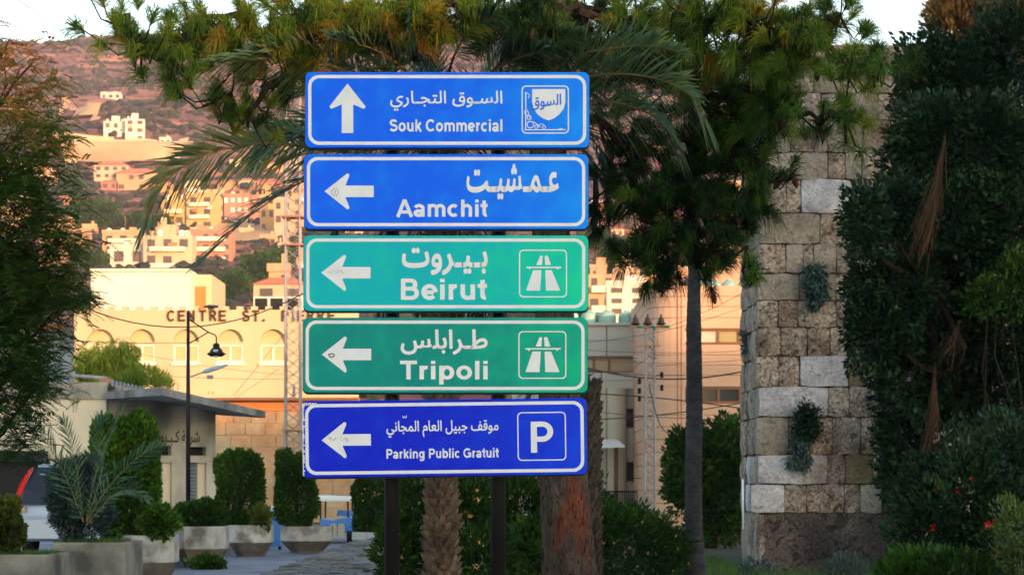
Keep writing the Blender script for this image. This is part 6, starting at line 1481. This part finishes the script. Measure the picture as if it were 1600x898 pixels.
def grass(name, x0, x1, y0, y1, z, n, h, label, mat='grass', w_=.006):
    p = np.stack([RNG.uniform(x0, x1, n), RNG.uniform(y0, y1, n), np.full(n, z)], 1); a = RNG.uniform(0, 6.28, n); l = h*RNG.uniform(.5, 1.3, n)
    side = np.stack([np.cos(a), np.sin(a), np.zeros(n)], 1)*w_; ln = np.stack([RNG.normal(0,.3,n)*l, RNG.normal(0,.3,n)*l, l], 1)
    V = np.stack([p-side, p+side, p+ln*.6+side*.7, p+ln], 1); o = np_mesh(name, V, 4, M[mat], None, np.clip(RNG.normal(.45,.2,n), 0, 1)); tag(o, label, 'grass', kind='stuff')
kx = lambda px, d: (px-800)*d/F
grass('grass', kx(-50,27.2), kx(76,27.2), 27.1, 28.4, P(0,869,27).z-.07, 2600, .12, 'green grass growing in the corner planter')
grass('grass', kx(84,30.2), kx(190,30.2), 30.1, 31.3, P(0,850,30).z-.07, 2600, .13, 'green grass around the bluish shrub')
grass('grass', -1.2, 9.5, 12, 42, 0, 26000, .13, 'dark green grass below the stone tower')
grass('grass', kx(1095,30), kx(1165,38), 33, 44, 0, 3000, .22, 'grass patch left of the tower foot')

# low wide wall with slab top right of the path
def low_wall():
    root = empty('low_stone_wall', (-2.3, 30, 0), 'low wide dry stone wall with rough slab top beside the path', 'wall')
    h = .5; b = MB(); b.box((-3.0, 22, 0), (-1.75, 56, h-.05)); b.build('core', M['mortar'], root)
    y = 23.0; cnt = 0
    while y < 55 and cnt < 150:
        ln = random.uniform(.25, .5); x = -3.08+random.uniform(0,.05)
        while x < -1.72:
            wv = random.uniform(.35, .75); wv = min(wv, -1.66-x)
            if wv < .12: break
            q = MB(); stone(q, Vector((x+wv/2, y+ln/2, h+random.uniform(-.02,.03))), Vector((1,0,0)), Vector((0,1,0)), Vector((0,0,1)), wv-.02, ln-.02, .1, .03, .03, (3, 2)); q.build('slab', M['rubble'], root); x += wv; cnt += 1
        y += ln
    y = 23
    while y < 45:
        ln = random.uniform(.25, .55); z = 0
        while z < h-.08:
            hh = random.uniform(.10, .18); q = MB(); stone(q, Vector((-1.73, y+ln/2, z+hh/2)), Vector((0,1,0)), Vector((0,0,1)), Vector((1,0,0)), ln-.02, hh-.015, .1, .03, .03, (3, 2)); q.build('stone', M['rubble'], root); z += hh
        y += ln
low_wall()

# ------------------------------------------------------------------ flowering shrub bank behind the posts, shrubs below the tower
def shrub(name, label, blobs, n, ls, mat, group=None, tint0=.4, flowers=None, aspect=.35, cat='bush', up=.3, stems=10):
    c = blobs[0][0]; root = empty(name, (c[0], c[1], 0), label, cat, group)
    p, nn = blob_points(blobs, n, .45, .35); p[:, 2] = np.maximum(p[:, 2], .02); leaves('foliage', p, nn, ls, M[mat], root, aspect, up, tint0=tint0)
    b = MB()
    for bl in blobs:
        for _ in range(max(2, stems//len(blobs))): limb(b, (bl[0][0]+random.uniform(-.2,.2), bl[0][1], -.05), Vector(bl[0])+Vector([random.uniform(-.8,.8)*r for r in bl[1]]), .014, .005, 4, 4, .05)
    b.build('stem', M['bark_dark'], root)
    if flowers:
        mt, cnt, size = flowers; me = None; q = MB()
        for i in range(5):
            a = 2*math.pi*i/5; a1 = a-.5; a2 = a+.5; q.add([(0,0,0),(math.cos(a1)*.6,-.25,math.sin(a1)*.6),(math.cos(a)*1.0,-.15,math.sin(a)*1.0),(math.cos(a2)*.6,-.25,math.sin(a2)*.6)], [(0,1,2,3)])
        q.tube([(0,0,0),(0,-.5,.1)], [.1,.06], 5)
        idx = [i for i in range(len(p)) if nn[i][1] < -.35]; random.shuffle(idx)
        for i in idx[:cnt]:
            if me is None: o = q.build('flower', M[mt], root, world=False); me = o.data
            else: o = link('flower', me, root, world=False)
            s = size*random.uniform(.7, 1.3)
            o.matrix_local = Matrix.Translation(Vector(p[i])+Vector((0,-.05,0))-Vector(root.location)) @ Matrix.Rotation(random.uniform(-.8,.8), 4, 'Z') @ Matrix.Rotation(random.uniform(-.8,.6), 4, 'X') @ Matrix.Scale(s, 4)
    return root
G1 = 'oleander shrubs behind the posts'
shrub('flowering_shrub', 'dark shrub with peach flowers between low wall and knobbly palm', [PB(650,815,25,40,75,.9), PB(620,860,24.5,30,60,.8), PB(630,775,26,36,40,.7)], 6500, .09, 'hedge_leaf', G1, .10, ('petal_peach', 26, .032))
shrub('flowering_shrub', 'dark shrub with peach flowers between the knobbly palm and right post', [PB(735,810,24,42,80,.9), PB(750,870,23,45,50,.8), PB(715,780,25,30,45,.7)], 7500, .09, 'hedge_leaf', G1, .08, ('petal_peach', 34, .034))
shrub('flowering_shrub', 'dark shrub between the right post and the pine trunk', [PB(820,800,25,48,70,.9), PB(835,860,24,50,55,.8)], 7500, .09, 'hedge_leaf', G1, .10, ('petal_peach', 10, .03))
shrub('flowering_shrub', 'rounded dark shrub with pinkish tips right of the pine trunk', [PB(975,850,31,80,58,1.2), PB(940,815,31,40,32,.8), PB(1035,862,31,38,44,.9), PB(985,812,31.5,40,22,.8)], 12000, .085, 'hedge_leaf', G1, .12, ('petal_peach', 40, .026))
shrub('flowering_shrub', 'low shrub behind, seen over the rounded one', [PB(905,800,34,50,60,1), PB(960,830,35,60,40,1)], 5000, .09, 'cypress_leaf', G1, .25)
shrub('hibiscus_shrub', 'dark shrub dotted with red flowers below the evergreen tree', [PB(1500,770,24,70,80,.9), PB(1580,720,24.2,60,70,.9), PB(1450,820,23.8,50,60,.8), PB(1560,840,23.8,70,60,.8), PB(1440,760,24.2,38,40,.6)], 20000, .075, 'ivy_leaf', None, .5, ('petal_red', 13, .05), .5)
shrub('leafy_shrub', 'bright green low leafy plants at the tower corner', [PB(1430,885,22,42,26,.5), PB(1485,888,21.5,34,26,.5), PB(1400,898,22,25,18,.4), PB(1520,900,21.5,20,30,.4)], 2300, .10, 'hedge_leaf', None, .30, None, .3, 'plant', .6)
shrub('leafy_shrub', 'yellowish twiggy shrub at the right frame edge', [PB(1590,820,21,34,40,.5), PB(1600,870,21,40,34,.5)], 1800, .06, 'yellow_leaf', None, .26, None, .4, 'bush', .4)
shrub('leafy_shrub', 'yellow green bush growing above the flowers at the right edge', [PB(1585,440,25.2,40,50,.5), PB(1540,465,25.2,30,30,.5)], 2600, .07, 'hedge_leaf', None, .30, None, .4, 'bush', .3, stems=2)
shrub('leafy_shrub', 'thin weeds at the foot of the blackened tower block', [PB(1320,890,36,40,24,.5), PB(1180,892,36,26,16,.5)], 1200, .09, 'olive_leaf', None, .4, None, .25, 'plant', .8)
broad_tree('olive_tree', 'dense dark green tree between slim palm and stone tower', 'tree', P(1110,860,54).xy.to_3d(), [PB(1110,720,54,48,50),PB(1080,700,54,34,36),PB(1140,690,54,34,40),PB(1100,770,54,58,40),PB(1150,760,54,34,60),PB(1060,740,54,22,36),PB(1130,810,54,48,36)], 17000, .15, 'cypress_leaf', .14, tint0=.42, shell=.4)
# bright weeping tree and reeds on the roof terrace before the arched building
broad_tree('weeping_tree', 'bright green drooping tree before the arched windows', 'tree', (P(180,0,70).x, 70, 2), [PB(152,560,70,30,22),PB(190,556,70,24,26),PB(205,585,70,16,20),PB(165,590,70,34,18),PB(135,578,70,18,14)], 7000, .26, 'bright_leaf', .08, aspect=.12, up=-1.0, tint0=.55)
shrub('tall_reeds', 'greenish reeds beside the drooping tree behind the canopy', [PB(232,592,69,24,14,.6), PB(205,600,69,20,12,.6), PB(255,603,69,14,9,.5)], 2200, .24, 'bright_leaf', None, .25, None, .10, 'plant', .8, stems=3)

# garden wall, gate and far bits between the trunks
def gate():
    d = 57.0; root = empty('garden_gate', (kx(1115,d), d, 0), 'dull red slatted gate behind the slim palm', 'gate')
    for i in range(9):
        b = MB(); x = kx(1086+i*8, d); b.box((x, d, .1), (x+.11, d+.03, P(0,812,d).z)); b.build('slat', M['gate_red'], root)
    b = MB(); b.box((kx(1084,d), d+.031, .3), (kx(1158,d), d+.07, .38)); b.box((kx(1084,d), d+.031, .62), (kx(1158,d), d+.07, .70)); b.build('rail', M['gate_red'], root)
gate()
def white_pipe():
    d = 39.2; b = MB(); b.tube([P(1160.5,748,d), P(1161,826,d)], .018, 8); tag(b.build('white_pipe', M['print'], None, True), 'thin white pipe at the left edge of the stone tower', 'pipe')
white_pipe()

# ------------------------------------------------------------------ parked car seen from behind
def car():
    d = 38.2; k = d/F; X = lambda px: kx(px, d); Z = lambda py: P(0, py, d).z
    gz = .34; x0 = X(24); wd = 1.80; xc = x0+wd/2; root = empty('parked_car', (xc, d+2, gz), 'silver estate car with tall red tail lamps behind the planters', 'car')
    zr = Z(723)
    # body cross sections from the rear bumper forward (half width, bottom z, shoulder z, roof z)
    prof = [(d-.02, .84, gz+.32, Z(790)-.0, Z(788)), (d+.05, .90, gz+.26, Z(786), Z(770)), (d+.22, .90, gz+.24, Z(783), Z(740)), (d+.45, .90, gz+.24, Z(782), zr-.03), (d+.9, .90, gz+.24, Z(782), zr), (d+2.4, .90, gz+.24, Z(784), zr+.01), (d+3.1, .90, gz+.26, Z(786), zr-.15), (d+3.7, .89, gz+.28, Z(790), Z(789)), (d+4.5, .80, gz+.32, Z(806), Z(805))]
    vs = []; fs = []; m = 12
    for (y, hw, zb, zs, ztp) in prof:
        inset = max(0, (ztp-zs))*.28
        ring_ = [(-hw+.06, zb), (-hw, zb+.15), (-hw, zs-.12), (-hw+.02, zs), (-hw+inset+.02, (zs+ztp)/2+.1*(ztp-zs)), (-hw+inset+.14, ztp)]
        ring_ += [(-a, b_) for a, b_ in ring_[::-1]]
        vs += [(xc+a, y, b_) for a, b_ in ring_]
    for j in range(len(prof)-1): fs += [(j*m+i, j*m+(i+1) % m, (j+1)*m+(i+1) % m, (j+1)*m+i) for i in range(m)]
    fs += [tuple(range(m))[::-1], tuple((len(prof)-1)*m+i for i in range(m))]
    b = MB(); b.add(vs, fs); b.build('body', M['car_silver'], root, True)
    def strip(pts, off, name, mat, par=root):
        q = MB(); n = len(pts); q.add([(x, y-off, z) for x, y, z in pts] + [(x, y+.03, z) for x, y, z in pts], [tuple(range(n))] + [(i, i+n, (i+1) % n+n, (i+1) % n) for i in range(n)]); return q.build(name, M[mat], par)
    def yb(z): return float(np.interp(z, [gz+.3, Z(788), Z(770), Z(740), zr-.03], [d-.02, d-.02, d+.05, d+.22, d+.45]))
    wz = [Z(787), Z(765), Z(742), Z(729)]
    L_ = [(xc-.78, yb(wz[0]), wz[0]), (xc-.74, yb(wz[1]), wz[1]), (xc-.66, yb(wz[2]), wz[2]), (xc-.58, yb(wz[3]), wz[3])]
    strip(L_ + [(2*xc-a, b_, c) for a, b_, c in L_[::-1]], .085, 'rear_window', 'glass_dark')
    for sd in (-1, 1):
        def mx(a): return xc+sd*a
        lamp = [(mx(.90), yb(Z(792)), Z(792)), (mx(.90), yb(Z(775)), Z(775)), (mx(.84), yb(Z(755)), Z(755)), (mx(.72), yb(Z(732)), Z(732)), (mx(.66), yb(Z(729)), Z(729)), (mx(.73), yb(Z(752)), Z(752)), (mx(.80), yb(Z(775)), Z(775)), (mx(.80), yb(Z(792)), Z(792))]
        if sd > 0: lamp = lamp[::-1]
        o = strip(lamp, .045, 'tail_light', 'car_light')
        l2 = [(mx(.905), d-.03, Z(800)), (mx(.905), d-.03, Z(790)), (mx(.72), d-.03, Z(790)), (mx(.72), d-.03, Z(800))]
        if sd > 0: l2 = l2[::-1]
        strip(l2, .04, 'reverse_lens', 'car_lens')
        for yy in (d+.85, d+3.6):
            q = MB(); q.tube([(mx(.72), yy, gz+.34), (mx(.92), yy, gz+.34)], .34, 20); w_ = q.build('wheel', M['tyre'], root)
            q = MB(); q.tube([(mx(.915), yy, gz+.34), (mx(.93), yy, gz+.34)], .21, 16); q.build('rim', M['car_silver'], w_)
        q = MB(); q.tube([(mx(.62), d+.7, zr+.01), (mx(.62), d+.8, zr+.07), (mx(.62), d+2.3, zr+.08), (mx(.62), d+2.4, zr+.01)], .02, 6); q.build('roof_rail', M['black_metal'], root)
    q = MB(); q.box((xc-.88, d-.13, gz+.30), (xc+.88, d-.021, gz+.62)); q.build('bumper', M['car_silver'], root)
    q = MB(); q.box((xc-.26, d-.05, gz+.72), (xc+.26, d-.022, gz+.84)); q.build('number_plate', M['print'], root)
    q = MB(); q.tube([(xc-.45, d+.55, zr), (xc-.45, d+.5, zr+.10)], [.05,.02], 6); q.build('aerial', M['black_metal'], root)
car()

# ------------------------------------------------------------------ golf cart and blue barrel beside it
def cart():
    d = 58.0; X = lambda px: kx(px, d); Z = lambda py: P(0, py, d).z
    root = empty('golf_cart', (X(525), d, 0), 'blue golf cart with cream roof and beige rear seats', 'golf cart')
    b = MB(); zt = Z(777); b.add([(X(492), d, zt-.03), (X(550), d, zt-.05), (X(549), d+1.9, zt-.05), (X(496), d+1.9, zt-.03), (X(496), d+.1, zt+.06), (X(545), d+.1, zt+.03), (X(545), d+1.8, zt+.03), (X(499), d+1.8, zt+.06), (X(492), d, zt-.09), (X(550), d, zt-.1)], [(0,1,5,4),(1,2,6,5),(2,3,7,6),(3,0,4,7),(4,5,6,7),(0,8,9,1),(8,0,3),(3,2,1,9,8)]); b.build('roof', M['cart_roof'], root)
    for px, yy in ((500, .15),(543,.15),(500,1.7),(543,1.7)):
        b = MB(); b.tube([(X(px), d+yy, .45), (X(px), d+yy, zt-.05)], .022, 6); b.build('roof_post', M['black_metal'], root)
    b = MB(); b.prism([(X(498),.28),(X(552),.28),(X(553),.62),(X(546),.72),(X(520),.62),(X(500),.66)], d+.1, d+1.7); b.build('body', M['cart_blue'], root)
    b = MB(); b.prism([(X(520),.72),(X(549),.70),(X(549),Z(798)),(X(524),Z(797))], d+1.0, d+1.06); b.build('windscreen', M['cart_blue'], root)
    for px in (522, 534):
        b = MB(); p = [(X(px)+a*.10, Z(827)+c*.16) for a, c in [(math.cos(R(t)), math.sin(R(t))) for t in range(0, 360, 30)]]
        p = [(X(px)+.09*math.copysign(abs(math.cos(R(t)))**.6, math.cos(R(t))), Z(827)+.17*math.copysign(abs(math.sin(R(t)))**.6, math.sin(R(t)))) for t in range(0, 360, 20)]
        b.prism(p, d-.22, d-.08); b.build('seat', M['cart_seat'], root)
    b = MB(); b.box((X(514), d-.25, Z(839)), (X(541), d+.1, Z(836))); b.build('seat_base', M['cart_seat'], root)
    b = MB(); b.tube([(X(512), d-.45, Z(858)), (X(542), d-.45, Z(858))], .02, 6); b.box((X(513), d-.5, Z(857)), (X(540), d+.1, Z(853))); b.build('foot_step', M['black_metal'], root)
    for px in (505, 546):
        for yy in (.3, 1.6):
            b = MB(); b.tube([(X(px)-.08, d+yy, .23), (X(px)+.08, d+yy, .23)], .23, 18); o = b.build('wheel', M['tyre'], root); q = MB(); q.tube([(X(px)-.09, d+yy, .23), (X(px)+.09, d+yy, .23)], .1, 10); q.build('rim', M['white_metal'], o)
cart()
def bin_(px, d, label):
    x = kx(px, d); root = empty('blue_bin', (x, d, 0), label, 'bin')
    b = MB(); b.add([(x-.20,d,.1),(x+.20,d,.1),(x+.20,d+.4,.1),(x-.20,d+.4,.1),(x-.26,d-.05,.95),(x+.26,d-.05,.95),(x+.26,d+.45,.95),(x-.26,d+.45,.95)], [(0,3,2,1),(0,1,5,4),(1,2,6,5),(2,3,7,6),(3,0,4,7),(4,5,6,7)]); b.build('body', M['cart_blue'], root)
    b = MB(); b.box((x-.28, d-.08, .952), (x+.28, d+.47, 1.03)); b.build('lid', M['print'], root)
    for sx in (-.16, .16):
        b = MB(); b.tube([(x+sx-.03, d+.4, .1), (x+sx+.03, d+.4, .1)], .1, 10); b.build('wheel', M['tyre'], root)
bin_(424, 52, 'blue bin with white lid between the two clipped shrubs')
bin_(437, 56, 'second blue bin half hidden by the clipped shrub')

# round dark trees standing on the near slope and between the houses
for i, (px, py, d, r, lab) in enumerate([(405,415,300,36,'large round tree above the parapet left of the mast'),(365,440,250,30,'dark tree right of the roof room'),(438,400,330,24,'dark round tree just left of the mast'),(345,440,280,20,'tree behind the side room of the roof'),(160,330,430,30,'dark tree under the tiled villas'),(215,345,430,26,'dark tree right under the tiled villas'),(110,290,560,24,'tree left of the tiled villas'),(130,330,420,28,'bushy tree above the unfinished block'),(255,345,470,18,'small tree left of the balconied flats'),(325,392,420,12,'small round tree beside the framed balcony'),(140,400,330,26,'tree between the unfinished block and stepped flats'),(60,440,260,34,'tree low on the slope behind the blue building'),(955,400,420,26,'dark tree above the peach flats'),(932,370,520,22,'dark tree right of the pale teal sign'),(450,455,240,16,'tree behind the red roofed house')]):
    p = hill_hit(px, py+r); d = p.y; k = d/F; base = Vector((p.x, d, hill_z(p.x, d)-.3))
    c = base + Vector((0, 0, r*k*.95))
    rr = r*k; bl = [((c.x+a*rr*.5, c.y+q*rr*.3, c.z+s*rr*.4), (rr*.62, rr*.6, rr*.52)) for a, q, s in [(-.9,0,-.2),(.9,0,-.3),(0,0,.5),(-.3,-.8,-.1),(.4,-.8,0),(0,0,-.4)]]
    broad_tree('round_tree', lab, 'tree', base, bl, 2600, rr*.15, 'cypress_leaf', rr*.06, tint0=.45, group='round trees on the near slope')

# ------------------------------------------------------------------ evening air
def air():
    b = MB(); b.box((-1000, -620, -2.2), (1000, 4100, 460)); m = bpy.data.materials.new('evening_air'); m.use_nodes = True; nt = m.node_tree
    for n in list(nt.nodes):
        if n.type == 'BSDF_PRINCIPLED': nt.nodes.remove(n)
    v = nt.nodes.new('ShaderNodeVolumePrincipled'); v.inputs['Color'].default_value = (.84, .74, .95, 1); v.inputs['Density'].default_value = .00012; v.inputs['Anisotropy'].default_value = 0.0
    nt.links.new(v.outputs[0], nt.nodes['Material Output'].inputs['Volume']); tag(b.build('haze', m), kind='stuff')
air()
